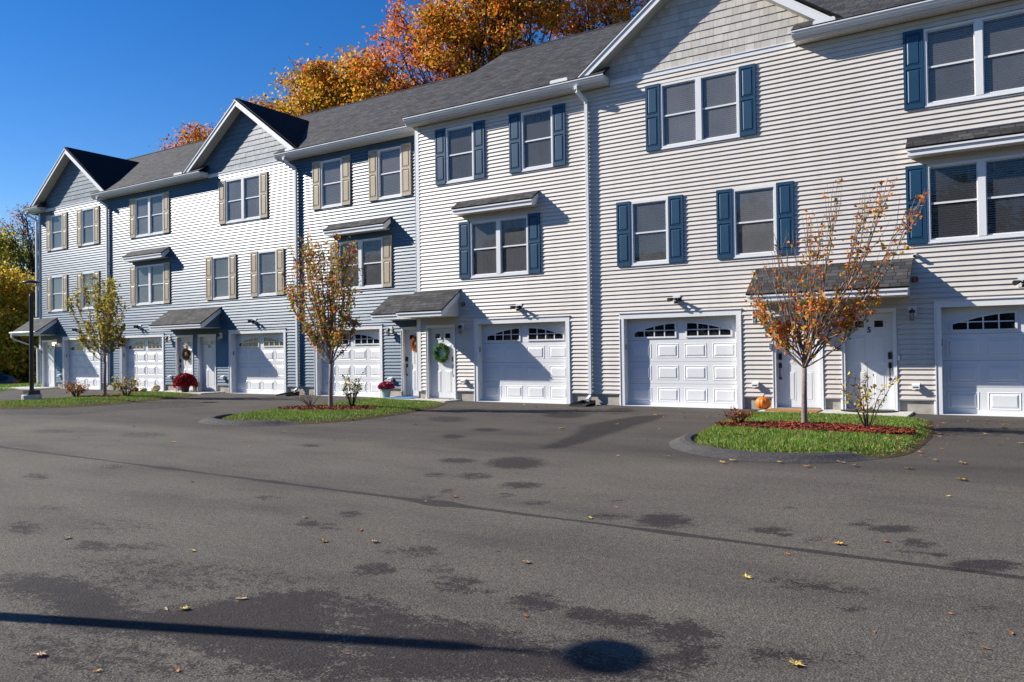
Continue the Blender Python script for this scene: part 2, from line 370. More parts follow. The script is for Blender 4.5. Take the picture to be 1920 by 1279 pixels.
m, n, b = nt('rough_ground'); v = geo(n)
r = ramp(n, [(.3, (.05,.06,.02)), (.5, (.09,.10,.03)), (.72, (.16,.12,.05))]); L(n, noise(n, v, .7, 6), r.inputs[0]); L(n, r.outputs[0], b.inputs['Base Color']); b.inputs['Roughness'].default_value = .95
M['ground'] = m
m, n, b = nt('lawn'); v = geo(n)
r = ramp(n, [(.3, (.07,.14,.015)), (.5, (.14,.24,.03)), (.72, (.26,.28,.06))]); L(n, noise(n, v, 4, 6), r.inputs[0]); L(n, r.outputs[0], b.inputs['Base Color']); b.inputs['Roughness'].default_value = .9
bump(n, b, noise(n, v, 60, 3), .8, .03)
M['lawn'] = m
EXPO = 0.74
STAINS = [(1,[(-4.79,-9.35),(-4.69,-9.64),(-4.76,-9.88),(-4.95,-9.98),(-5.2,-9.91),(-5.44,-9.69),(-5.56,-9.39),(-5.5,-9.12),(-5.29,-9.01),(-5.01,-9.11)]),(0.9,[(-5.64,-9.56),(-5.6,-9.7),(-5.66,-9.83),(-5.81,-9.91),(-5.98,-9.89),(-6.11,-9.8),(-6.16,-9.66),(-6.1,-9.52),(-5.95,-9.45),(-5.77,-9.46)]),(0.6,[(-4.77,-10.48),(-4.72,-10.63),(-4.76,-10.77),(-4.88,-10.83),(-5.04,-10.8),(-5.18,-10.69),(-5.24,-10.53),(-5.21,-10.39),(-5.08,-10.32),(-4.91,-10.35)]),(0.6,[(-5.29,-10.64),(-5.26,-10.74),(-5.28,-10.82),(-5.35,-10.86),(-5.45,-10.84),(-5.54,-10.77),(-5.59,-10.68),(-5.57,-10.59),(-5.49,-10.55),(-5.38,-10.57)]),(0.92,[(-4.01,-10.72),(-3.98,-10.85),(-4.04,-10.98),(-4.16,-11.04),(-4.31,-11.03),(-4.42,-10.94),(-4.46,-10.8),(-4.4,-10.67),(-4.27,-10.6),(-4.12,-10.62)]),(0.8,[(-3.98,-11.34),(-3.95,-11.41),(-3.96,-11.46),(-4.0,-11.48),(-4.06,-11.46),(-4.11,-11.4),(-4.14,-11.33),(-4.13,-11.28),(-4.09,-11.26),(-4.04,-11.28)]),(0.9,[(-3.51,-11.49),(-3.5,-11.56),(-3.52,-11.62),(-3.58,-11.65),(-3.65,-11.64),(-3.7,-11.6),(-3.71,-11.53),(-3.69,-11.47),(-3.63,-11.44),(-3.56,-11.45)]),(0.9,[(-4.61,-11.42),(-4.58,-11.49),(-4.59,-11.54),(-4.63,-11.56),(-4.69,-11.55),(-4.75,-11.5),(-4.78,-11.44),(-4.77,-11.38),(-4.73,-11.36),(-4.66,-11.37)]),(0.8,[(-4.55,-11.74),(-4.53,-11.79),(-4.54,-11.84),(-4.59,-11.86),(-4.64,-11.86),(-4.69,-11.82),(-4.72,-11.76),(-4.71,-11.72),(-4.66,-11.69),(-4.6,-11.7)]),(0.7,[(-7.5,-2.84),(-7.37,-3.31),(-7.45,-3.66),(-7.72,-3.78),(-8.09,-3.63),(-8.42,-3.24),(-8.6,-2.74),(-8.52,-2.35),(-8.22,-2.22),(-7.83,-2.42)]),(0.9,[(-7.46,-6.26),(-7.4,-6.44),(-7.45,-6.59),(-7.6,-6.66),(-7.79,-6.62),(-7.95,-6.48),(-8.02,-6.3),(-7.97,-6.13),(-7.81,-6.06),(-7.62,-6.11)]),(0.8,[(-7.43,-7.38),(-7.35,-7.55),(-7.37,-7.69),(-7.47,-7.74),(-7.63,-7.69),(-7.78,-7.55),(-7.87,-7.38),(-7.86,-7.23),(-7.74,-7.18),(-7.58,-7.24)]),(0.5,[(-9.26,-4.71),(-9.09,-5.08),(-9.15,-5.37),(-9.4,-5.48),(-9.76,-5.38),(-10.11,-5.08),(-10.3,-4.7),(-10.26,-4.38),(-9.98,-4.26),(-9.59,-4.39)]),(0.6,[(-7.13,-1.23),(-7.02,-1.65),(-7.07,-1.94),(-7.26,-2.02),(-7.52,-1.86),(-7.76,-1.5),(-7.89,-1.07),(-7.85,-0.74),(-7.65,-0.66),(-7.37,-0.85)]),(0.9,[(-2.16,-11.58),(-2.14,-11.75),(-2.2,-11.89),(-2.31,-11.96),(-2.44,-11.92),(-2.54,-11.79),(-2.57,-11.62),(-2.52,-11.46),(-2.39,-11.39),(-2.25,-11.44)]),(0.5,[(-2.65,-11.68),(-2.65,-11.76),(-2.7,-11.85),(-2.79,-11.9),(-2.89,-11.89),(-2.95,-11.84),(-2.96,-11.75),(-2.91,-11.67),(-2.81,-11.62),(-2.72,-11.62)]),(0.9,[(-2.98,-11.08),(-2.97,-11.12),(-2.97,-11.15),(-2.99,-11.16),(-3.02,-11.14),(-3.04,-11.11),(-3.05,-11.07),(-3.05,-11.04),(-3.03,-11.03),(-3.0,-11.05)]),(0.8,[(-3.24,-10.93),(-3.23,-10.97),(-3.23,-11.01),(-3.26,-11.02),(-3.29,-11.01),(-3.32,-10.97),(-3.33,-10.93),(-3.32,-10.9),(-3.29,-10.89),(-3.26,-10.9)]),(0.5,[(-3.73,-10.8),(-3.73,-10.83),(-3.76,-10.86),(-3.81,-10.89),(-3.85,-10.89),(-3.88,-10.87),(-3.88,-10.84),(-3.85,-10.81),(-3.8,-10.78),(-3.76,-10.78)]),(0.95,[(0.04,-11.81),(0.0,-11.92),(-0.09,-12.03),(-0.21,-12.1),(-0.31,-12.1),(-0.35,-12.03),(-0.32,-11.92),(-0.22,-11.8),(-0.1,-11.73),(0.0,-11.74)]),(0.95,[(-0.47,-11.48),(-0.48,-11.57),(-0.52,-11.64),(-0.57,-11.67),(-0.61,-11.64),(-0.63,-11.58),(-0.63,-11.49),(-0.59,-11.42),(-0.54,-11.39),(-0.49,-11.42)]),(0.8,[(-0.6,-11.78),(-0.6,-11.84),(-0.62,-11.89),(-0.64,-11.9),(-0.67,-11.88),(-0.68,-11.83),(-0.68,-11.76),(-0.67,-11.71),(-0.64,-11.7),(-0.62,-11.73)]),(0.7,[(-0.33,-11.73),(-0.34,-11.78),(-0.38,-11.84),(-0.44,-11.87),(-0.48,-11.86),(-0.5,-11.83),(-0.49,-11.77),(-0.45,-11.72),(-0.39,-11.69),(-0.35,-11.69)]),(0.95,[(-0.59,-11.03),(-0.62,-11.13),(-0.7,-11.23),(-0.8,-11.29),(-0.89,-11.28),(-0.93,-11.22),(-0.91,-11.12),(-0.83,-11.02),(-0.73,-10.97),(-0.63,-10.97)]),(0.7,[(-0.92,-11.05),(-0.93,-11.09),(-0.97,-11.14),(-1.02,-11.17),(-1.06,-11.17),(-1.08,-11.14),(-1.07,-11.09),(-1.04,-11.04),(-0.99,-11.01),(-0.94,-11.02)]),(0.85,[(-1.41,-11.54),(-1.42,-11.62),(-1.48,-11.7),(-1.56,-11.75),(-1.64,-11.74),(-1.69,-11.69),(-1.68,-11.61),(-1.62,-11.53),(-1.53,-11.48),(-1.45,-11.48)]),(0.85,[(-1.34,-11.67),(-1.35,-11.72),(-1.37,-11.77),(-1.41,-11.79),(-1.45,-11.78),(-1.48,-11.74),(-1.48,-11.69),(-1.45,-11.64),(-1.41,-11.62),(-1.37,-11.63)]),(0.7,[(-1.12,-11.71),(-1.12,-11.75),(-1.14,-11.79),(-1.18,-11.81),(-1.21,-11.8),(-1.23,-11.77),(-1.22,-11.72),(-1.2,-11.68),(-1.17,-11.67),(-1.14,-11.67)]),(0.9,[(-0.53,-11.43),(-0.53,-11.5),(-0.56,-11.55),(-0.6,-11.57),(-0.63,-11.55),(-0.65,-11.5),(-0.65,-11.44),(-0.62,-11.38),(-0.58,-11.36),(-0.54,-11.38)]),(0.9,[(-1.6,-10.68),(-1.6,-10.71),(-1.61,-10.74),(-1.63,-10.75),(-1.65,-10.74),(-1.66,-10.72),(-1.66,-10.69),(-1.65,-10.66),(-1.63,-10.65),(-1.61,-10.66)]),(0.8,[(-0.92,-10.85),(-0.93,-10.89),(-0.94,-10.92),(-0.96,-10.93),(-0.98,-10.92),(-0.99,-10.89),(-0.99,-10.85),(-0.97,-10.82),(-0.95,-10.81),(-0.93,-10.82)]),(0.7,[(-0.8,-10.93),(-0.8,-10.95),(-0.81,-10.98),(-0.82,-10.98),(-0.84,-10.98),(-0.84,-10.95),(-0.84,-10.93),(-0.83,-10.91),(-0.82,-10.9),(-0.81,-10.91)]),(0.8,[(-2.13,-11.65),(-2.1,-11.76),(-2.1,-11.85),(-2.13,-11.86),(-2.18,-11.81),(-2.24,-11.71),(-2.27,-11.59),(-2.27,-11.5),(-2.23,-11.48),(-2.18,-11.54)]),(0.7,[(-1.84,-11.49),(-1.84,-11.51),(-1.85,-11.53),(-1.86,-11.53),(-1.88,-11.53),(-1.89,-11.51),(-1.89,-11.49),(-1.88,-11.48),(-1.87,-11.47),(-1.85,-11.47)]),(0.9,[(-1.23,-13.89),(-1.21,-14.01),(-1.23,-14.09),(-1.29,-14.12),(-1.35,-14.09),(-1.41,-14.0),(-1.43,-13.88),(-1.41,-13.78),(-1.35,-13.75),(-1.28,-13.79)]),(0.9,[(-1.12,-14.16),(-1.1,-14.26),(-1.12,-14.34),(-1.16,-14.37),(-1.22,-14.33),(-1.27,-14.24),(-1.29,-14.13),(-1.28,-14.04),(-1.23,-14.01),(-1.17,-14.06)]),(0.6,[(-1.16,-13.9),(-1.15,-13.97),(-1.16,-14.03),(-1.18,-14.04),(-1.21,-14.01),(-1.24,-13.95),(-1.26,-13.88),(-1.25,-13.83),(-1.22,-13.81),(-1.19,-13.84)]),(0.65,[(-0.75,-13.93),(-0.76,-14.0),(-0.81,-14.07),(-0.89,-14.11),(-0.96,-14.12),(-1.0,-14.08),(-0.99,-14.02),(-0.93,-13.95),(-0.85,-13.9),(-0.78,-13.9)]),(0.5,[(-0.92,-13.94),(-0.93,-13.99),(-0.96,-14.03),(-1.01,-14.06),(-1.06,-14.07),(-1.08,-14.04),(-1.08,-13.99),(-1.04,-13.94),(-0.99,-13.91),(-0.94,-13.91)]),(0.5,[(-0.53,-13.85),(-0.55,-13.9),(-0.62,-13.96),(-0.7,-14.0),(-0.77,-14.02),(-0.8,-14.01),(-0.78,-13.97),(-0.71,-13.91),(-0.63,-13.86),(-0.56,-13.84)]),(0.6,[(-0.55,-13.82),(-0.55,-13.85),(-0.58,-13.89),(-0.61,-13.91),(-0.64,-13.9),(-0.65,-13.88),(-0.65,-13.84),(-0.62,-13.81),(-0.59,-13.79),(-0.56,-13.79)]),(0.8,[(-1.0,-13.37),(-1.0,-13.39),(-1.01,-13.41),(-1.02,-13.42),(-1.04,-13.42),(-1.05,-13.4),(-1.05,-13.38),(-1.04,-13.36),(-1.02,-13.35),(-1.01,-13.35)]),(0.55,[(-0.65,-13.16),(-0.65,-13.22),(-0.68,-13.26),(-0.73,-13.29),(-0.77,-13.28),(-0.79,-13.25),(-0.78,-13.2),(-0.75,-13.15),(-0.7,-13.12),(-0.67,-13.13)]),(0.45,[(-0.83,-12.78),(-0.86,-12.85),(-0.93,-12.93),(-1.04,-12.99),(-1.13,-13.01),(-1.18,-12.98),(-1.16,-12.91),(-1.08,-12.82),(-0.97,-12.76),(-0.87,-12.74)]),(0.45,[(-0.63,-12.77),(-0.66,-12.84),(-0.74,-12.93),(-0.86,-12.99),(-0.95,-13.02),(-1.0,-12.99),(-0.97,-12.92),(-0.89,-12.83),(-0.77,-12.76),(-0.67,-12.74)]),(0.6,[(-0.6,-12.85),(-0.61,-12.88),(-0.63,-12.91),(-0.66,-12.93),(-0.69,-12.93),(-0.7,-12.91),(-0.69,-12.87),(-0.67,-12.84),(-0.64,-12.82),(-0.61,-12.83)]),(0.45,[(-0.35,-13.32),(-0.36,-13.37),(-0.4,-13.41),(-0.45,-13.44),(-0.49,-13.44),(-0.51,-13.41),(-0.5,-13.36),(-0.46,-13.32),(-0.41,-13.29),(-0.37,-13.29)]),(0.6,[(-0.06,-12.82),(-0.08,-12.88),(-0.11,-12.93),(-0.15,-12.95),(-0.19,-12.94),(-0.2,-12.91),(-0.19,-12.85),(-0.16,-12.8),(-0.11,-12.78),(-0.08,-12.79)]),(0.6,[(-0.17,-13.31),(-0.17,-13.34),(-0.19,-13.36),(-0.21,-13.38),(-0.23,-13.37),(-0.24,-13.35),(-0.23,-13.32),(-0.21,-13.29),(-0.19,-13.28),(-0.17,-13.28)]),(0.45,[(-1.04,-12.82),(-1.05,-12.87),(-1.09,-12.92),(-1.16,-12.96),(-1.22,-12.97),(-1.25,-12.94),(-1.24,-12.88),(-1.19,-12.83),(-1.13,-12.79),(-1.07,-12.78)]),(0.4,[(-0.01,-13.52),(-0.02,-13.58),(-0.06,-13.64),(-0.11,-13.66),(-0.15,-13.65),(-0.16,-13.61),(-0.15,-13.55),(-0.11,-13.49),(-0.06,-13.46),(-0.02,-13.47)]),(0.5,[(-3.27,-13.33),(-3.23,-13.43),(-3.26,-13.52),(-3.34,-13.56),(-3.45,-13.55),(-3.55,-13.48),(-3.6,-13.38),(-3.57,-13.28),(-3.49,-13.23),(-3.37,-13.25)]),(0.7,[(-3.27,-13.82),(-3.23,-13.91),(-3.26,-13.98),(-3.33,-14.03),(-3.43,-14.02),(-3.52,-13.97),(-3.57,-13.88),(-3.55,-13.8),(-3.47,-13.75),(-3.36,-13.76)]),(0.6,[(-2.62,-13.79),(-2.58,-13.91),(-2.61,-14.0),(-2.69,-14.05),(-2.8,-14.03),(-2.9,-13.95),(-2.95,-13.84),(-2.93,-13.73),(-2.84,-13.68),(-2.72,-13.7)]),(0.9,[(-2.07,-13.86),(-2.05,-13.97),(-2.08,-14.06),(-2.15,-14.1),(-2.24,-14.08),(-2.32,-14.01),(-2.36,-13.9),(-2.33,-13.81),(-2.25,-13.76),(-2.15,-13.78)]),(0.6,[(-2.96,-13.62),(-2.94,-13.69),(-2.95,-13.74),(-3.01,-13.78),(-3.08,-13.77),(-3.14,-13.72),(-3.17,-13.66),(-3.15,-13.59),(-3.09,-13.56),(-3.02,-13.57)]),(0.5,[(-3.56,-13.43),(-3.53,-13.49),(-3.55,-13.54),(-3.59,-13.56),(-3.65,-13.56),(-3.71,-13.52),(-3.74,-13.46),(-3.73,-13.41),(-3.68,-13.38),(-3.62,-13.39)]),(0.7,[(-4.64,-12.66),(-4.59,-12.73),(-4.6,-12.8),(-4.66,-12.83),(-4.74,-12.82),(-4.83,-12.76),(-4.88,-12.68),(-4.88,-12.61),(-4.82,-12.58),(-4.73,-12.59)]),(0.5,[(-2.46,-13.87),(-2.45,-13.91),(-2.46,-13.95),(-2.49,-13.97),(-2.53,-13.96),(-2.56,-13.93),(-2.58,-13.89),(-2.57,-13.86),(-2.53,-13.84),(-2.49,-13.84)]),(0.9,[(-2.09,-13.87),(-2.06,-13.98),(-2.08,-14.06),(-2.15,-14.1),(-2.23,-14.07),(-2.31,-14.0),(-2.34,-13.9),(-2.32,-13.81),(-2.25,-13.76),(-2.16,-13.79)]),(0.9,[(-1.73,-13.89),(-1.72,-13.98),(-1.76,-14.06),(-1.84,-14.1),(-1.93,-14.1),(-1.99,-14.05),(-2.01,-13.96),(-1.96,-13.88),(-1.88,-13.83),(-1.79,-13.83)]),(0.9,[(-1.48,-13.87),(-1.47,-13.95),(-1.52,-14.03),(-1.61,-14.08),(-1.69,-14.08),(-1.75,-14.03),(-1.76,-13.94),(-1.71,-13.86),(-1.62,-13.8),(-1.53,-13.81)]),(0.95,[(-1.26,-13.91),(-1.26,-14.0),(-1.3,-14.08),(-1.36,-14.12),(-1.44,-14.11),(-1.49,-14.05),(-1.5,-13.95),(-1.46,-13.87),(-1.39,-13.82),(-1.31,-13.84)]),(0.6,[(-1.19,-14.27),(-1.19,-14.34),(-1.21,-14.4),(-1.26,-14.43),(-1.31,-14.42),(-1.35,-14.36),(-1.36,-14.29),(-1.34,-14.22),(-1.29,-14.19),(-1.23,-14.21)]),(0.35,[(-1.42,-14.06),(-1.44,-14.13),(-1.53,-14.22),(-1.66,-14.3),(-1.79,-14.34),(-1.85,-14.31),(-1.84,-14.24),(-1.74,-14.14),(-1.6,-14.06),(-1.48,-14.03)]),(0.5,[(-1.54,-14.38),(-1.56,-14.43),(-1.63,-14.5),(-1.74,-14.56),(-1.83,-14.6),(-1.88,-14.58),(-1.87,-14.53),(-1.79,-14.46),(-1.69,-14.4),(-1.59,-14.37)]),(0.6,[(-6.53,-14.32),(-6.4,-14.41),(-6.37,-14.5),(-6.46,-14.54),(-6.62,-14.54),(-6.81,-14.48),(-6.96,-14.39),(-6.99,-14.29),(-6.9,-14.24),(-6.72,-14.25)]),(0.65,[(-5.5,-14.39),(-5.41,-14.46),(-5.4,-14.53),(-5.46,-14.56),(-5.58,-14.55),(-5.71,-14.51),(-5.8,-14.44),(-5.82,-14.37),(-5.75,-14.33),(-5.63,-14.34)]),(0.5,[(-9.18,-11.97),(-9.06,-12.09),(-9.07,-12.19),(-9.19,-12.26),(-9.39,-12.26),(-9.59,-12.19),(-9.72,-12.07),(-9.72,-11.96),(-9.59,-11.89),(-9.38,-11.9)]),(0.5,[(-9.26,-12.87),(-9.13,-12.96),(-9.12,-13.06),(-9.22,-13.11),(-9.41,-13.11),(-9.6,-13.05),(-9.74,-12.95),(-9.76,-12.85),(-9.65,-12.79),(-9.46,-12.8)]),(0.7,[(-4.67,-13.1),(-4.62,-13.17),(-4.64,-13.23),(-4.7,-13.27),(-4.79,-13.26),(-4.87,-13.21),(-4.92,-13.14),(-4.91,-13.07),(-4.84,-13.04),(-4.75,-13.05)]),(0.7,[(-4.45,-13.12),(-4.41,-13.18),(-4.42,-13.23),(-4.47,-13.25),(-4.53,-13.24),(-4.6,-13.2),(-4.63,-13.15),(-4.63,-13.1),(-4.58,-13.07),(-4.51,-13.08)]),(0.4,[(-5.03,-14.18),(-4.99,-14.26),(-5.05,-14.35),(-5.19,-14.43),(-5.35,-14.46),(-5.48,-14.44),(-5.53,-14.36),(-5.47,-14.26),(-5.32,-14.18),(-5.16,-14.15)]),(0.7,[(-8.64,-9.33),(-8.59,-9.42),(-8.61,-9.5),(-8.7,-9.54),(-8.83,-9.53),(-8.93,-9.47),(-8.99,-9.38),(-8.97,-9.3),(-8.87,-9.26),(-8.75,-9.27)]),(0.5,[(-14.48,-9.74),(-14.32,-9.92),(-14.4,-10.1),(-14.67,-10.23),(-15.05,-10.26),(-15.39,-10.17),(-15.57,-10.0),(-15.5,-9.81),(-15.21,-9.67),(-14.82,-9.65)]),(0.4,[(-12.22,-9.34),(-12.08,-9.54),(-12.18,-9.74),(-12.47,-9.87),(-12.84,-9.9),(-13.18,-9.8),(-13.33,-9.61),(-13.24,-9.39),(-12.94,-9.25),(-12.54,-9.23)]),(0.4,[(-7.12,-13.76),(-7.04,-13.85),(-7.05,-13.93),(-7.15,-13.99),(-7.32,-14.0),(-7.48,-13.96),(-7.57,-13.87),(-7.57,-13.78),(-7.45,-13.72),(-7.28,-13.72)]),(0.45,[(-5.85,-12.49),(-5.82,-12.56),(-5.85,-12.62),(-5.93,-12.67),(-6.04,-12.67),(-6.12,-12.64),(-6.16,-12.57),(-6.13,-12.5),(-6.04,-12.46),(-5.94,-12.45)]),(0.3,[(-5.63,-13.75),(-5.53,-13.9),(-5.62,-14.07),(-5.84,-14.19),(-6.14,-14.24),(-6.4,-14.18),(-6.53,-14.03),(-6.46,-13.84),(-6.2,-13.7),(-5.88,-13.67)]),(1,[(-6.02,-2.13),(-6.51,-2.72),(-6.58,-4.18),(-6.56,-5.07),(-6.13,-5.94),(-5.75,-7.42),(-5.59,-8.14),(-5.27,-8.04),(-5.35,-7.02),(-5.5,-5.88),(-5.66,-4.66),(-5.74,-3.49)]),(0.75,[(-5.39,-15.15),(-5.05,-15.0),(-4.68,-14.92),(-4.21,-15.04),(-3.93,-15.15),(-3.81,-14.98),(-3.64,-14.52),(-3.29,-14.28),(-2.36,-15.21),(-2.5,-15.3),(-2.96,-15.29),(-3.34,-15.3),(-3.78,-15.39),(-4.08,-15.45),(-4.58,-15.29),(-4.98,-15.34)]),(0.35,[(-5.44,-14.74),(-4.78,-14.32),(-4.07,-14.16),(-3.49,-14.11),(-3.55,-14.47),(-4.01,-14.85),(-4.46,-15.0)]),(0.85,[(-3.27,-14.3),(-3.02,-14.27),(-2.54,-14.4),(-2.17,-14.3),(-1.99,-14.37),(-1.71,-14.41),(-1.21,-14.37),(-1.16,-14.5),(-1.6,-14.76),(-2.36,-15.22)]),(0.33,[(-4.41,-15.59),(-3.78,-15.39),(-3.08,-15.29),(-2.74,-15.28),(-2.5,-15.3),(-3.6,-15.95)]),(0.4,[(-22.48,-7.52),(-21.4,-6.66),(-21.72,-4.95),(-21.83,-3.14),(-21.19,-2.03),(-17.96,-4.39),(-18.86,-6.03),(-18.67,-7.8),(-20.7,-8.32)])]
# ------------------------------------------------------------------ facade pieces
P = .1016; ZS = .29; ZTOP = 7.91
def siding(mb, x0, x1, z0, z1, y, holes=(), m=0, sgn=-1, axis='x', proud=.028):
    """lapped courses; holes: (x0,x1,z0,z1)"""
    n = int(math.ceil((z1 - ZS)/P - 1e-6)); i0 = int(math.floor((z0-ZS)/P + 1e-6))
    def pt(x, d, z): return (x, y + sgn*d, z) if axis == 'x' else (y + sgn*d, x, z)
    for i in range(i0, n):
        zb = ZS + i*P; zt = zb + P
        a = max(zb, z0); c = min(zt, z1)
        if c - a < 1e-4: continue
        cuts = sorted({a, c} | {h for ho in holes for h in ho[2:4] if a + 1e-4 < h < c - 1e-4})
        for za, zc in zip(cuts[:-1], cuts[1:]):
            mid = (za + zc)/2
            blk = sorted((h[0], h[1]) for h in holes if h[2] < mid < h[3])
            xs = x0; spans = []
            for p, q in blk:
                if p > xs: spans.append((xs, min(p, x1)))
                xs = max(xs, q)
            if xs < x1: spans.append((xs, x1))
            db = .002 + proud*(zt - za)/P; dt = .002 + proud*(zt - zc)/P
            for p, q in spans:
                if q - p < 1e-4: continue
                mb.face([pt(p, db, za), pt(q, db, za), pt(q, dt, zc), pt(p, dt, zc)], m)
                if abs(za - zb) < 1e-4 or za == z0:
                    mb.face([pt(p, db, za), pt(p, 0, za), pt(q, 0, za), pt(q, db, za)], m)

# window prototypes -------------------------------------------------
WH = 1.54
LT1 = [(-.43, .43)]; LT2 = [(-.89, -.065), (.065, .89)]
def frame2(w, lights):
    mb = MB(); h = w/2; t = .05
    mb.box(-h, -h+t, -.04, .06, 0, WH); mb.box(h-t, h, -.04, .06, 0, WH)
    mb.box(-h+t, h-t, -.04, .06, 0, t); mb.box(-h+t, h-t, -.04, .06, WH-t, WH)
    for (a, b_) in lights:
        mb.box(a, b_, -.012, .03, .752, .788)
        for q in ((a, a+.02), (b_-.02, b_)):
            mb.box(q[0], q[1], -.006, .03, t, .752); mb.box(q[0], q[1], -.006, .03, .788, WH-t)
        mb.box(a+.02, b_-.02, -.006, .03, t, t+.03); mb.box(a+.02, b_-.02, -.006, .03, WH-t-.02, WH-t)
    if len(lights) == 2: mb.box(lights[0][1], lights[1][0], -.045, .05, t, WH-t)
    mb.box(-h-.01, h+.01, -.05, -.003, -.025, -.002)        # sill nose
    return mb
def pane_mb(lights):
    mb = MB()
    for a, b_ in lights:
        mb.face([(a+.02,.002,.77),(b_-.02,.002,.77),(b_-.02,.002,WH-.06),(a+.02,.002,WH-.06)])
        mb.face([(a+.02,.014,.07),(b_-.02,.014,.07),(b_-.02,.014,.77),(a+.02,.014,.77)])
    return mb
def blind_mb(lights, tilt, drop=1.0):
    mb = MB()
    for a, b_ in lights:
        z = WH-.08
        mb.box(a+.02, b_-.02, .045, .085, z, z+.03)
        lo = WH-.08 - (WH-.16)*drop
        while z > lo:
            z -= .046
            dy = .024*math.cos(tilt); dz = .024*math.sin(tilt)
            mb.face([(a+.03,.075-dy,z-dz),(b_-.03,.075-dy,z-dz),(b_-.03,.075+dy,z+dz),(a+.03,.075+dy,z+dz)])
        for x in (a+.15, b_-.15): mb.box(x-.002, x+.002, .047, .049, lo, WH-.08)
    return mb
def curtain_mb(lights, gap=.0):
    mb = MB()
    for a, b_ in lights:
        n = 40; pts = []
        for i in range(n+1):
            u = i/n; x = a+.02+(b_-a-.04)*u
            pts.append((x, .11 + .03*math.sin(u*38)+.015*math.sin(u*17+1)))
        for i in range(n):
            u = i/n
            if gap and abs(u-.55) < gap: continue
            mb.face([(pts[i][0],pts[i][1],.06),(pts[i+1][0],pts[i+1][1],.06),(pts[i+1][0],pts[i+1][1],WH-.06),(pts[i][0],pts[i][1],WH-.06)])
    return mb
ME = {}
for k, w, lt in (('s', .96, LT1), ('d', 1.88, LT2)):
    ME['f'+k] = frame2(w, lt).mesh('window_frame', [M['white']])
    ME['p'+k] = pane_mb(lt).mesh('window_pane', [M['pane']])
    ME['q'+k] = pane_mb(lt).mesh('window_pane', [M['pane_clear']])
    ME['r'+k] = pane_mb(lt).mesh('window_pane', [M['pane_pale']]); ME['m'+k] = pane_mb(lt).mesh('window_pane', [M['pane_mid']])
    ME['k'+k] = blind_mb(lt, .95, .82).mesh('window_blind', [M['blind']])
    ME['b'+k] = blind_mb(lt, 1.15).mesh('window_blind', [M['blind']])
    ME['o'+k] = blind_mb(lt, .55).mesh('window_blind', [M['blind']])
    ME['h'+k] = blind_mb(lt, 1.1, .62).mesh('window_blind', [M['blind']])
    ME['c'+k] = curtain_mb(lt).mesh('window_curtain', [M['curtain']])
    ME['g'+k] = curtain_mb(lt, .04).mesh('window_curtain', [M['curtain']], smooth=False)
def rpanel(mb, x0, x1, z0, z1, y, d=.012, a=.022, b_=.02, c=.03, m=0):
    """raised panel moulding standing on the face y (towards -y)"""
    def rect(i, yy): return [(x0+i, yy, z0+i), (x1-i, yy, z0+i), (x1-i, yy, z1-i), (x0+i, yy, z1-i)]
    R = [rect(0, y), rect(a*.5, y-d*.6), rect(a, y-.001), rect(a+b_*.4, y-.001), rect(a+b_*.4+c, y-d)]
    for p, q in zip(R[:-1], R[1:]):
        for i in range(4):
            j = (i+1) % 4
            mb.face([p[i], p[j], q[j], q[i]], m)
    mb.face(R[-1], m)
def shutter_me(mat):
    mb = MB(); w = .36; H = 1.58
    mb.box(-w/2, w/2, -.045, -.012, 0, H)
    mb.box(-w/2, -w/2+.045, -.058, -.045, 0, H); mb.box(w/2-.045, w/2, -.058, -.045, 0, H)
    for a, b_ in ((0, .10), (.80, .87), (H-.07, H)): mb.box(-w/2+.045, w/2-.045, -.058, -.045, a, b_)
    for a, b_ in ((.10, .80), (.87, H-.07)): rpanel(mb, -w/2+.05, w/2-.05, a+.008, b_-.008, -.0455, .012, .012, .02, .02)
    return mb.mesh('shutter', [mat])
ME['navy'] = shutter_me(M['navy']); ME['tan'] = shutter_me(M['tan'])

def window(root, x, z, yw, kind, cover, sh, pane='p'):
    o = obj('window', ME['f'+kind], root, (x, yw, z))
    obj('pane', ME[pane+kind], o, (x, yw, z))
    obj('curtain' if cover in 'cg' else 'blind', ME[cover+kind], o, (x, yw, z))
    hw = (.48 if kind == 's' else .94)
    for s in (-1, 1): obj('shutter', ME[sh], root, (x+s*(hw+.19), yw, z-.015))
    return (x-hw, x+hw, z, z+WH)

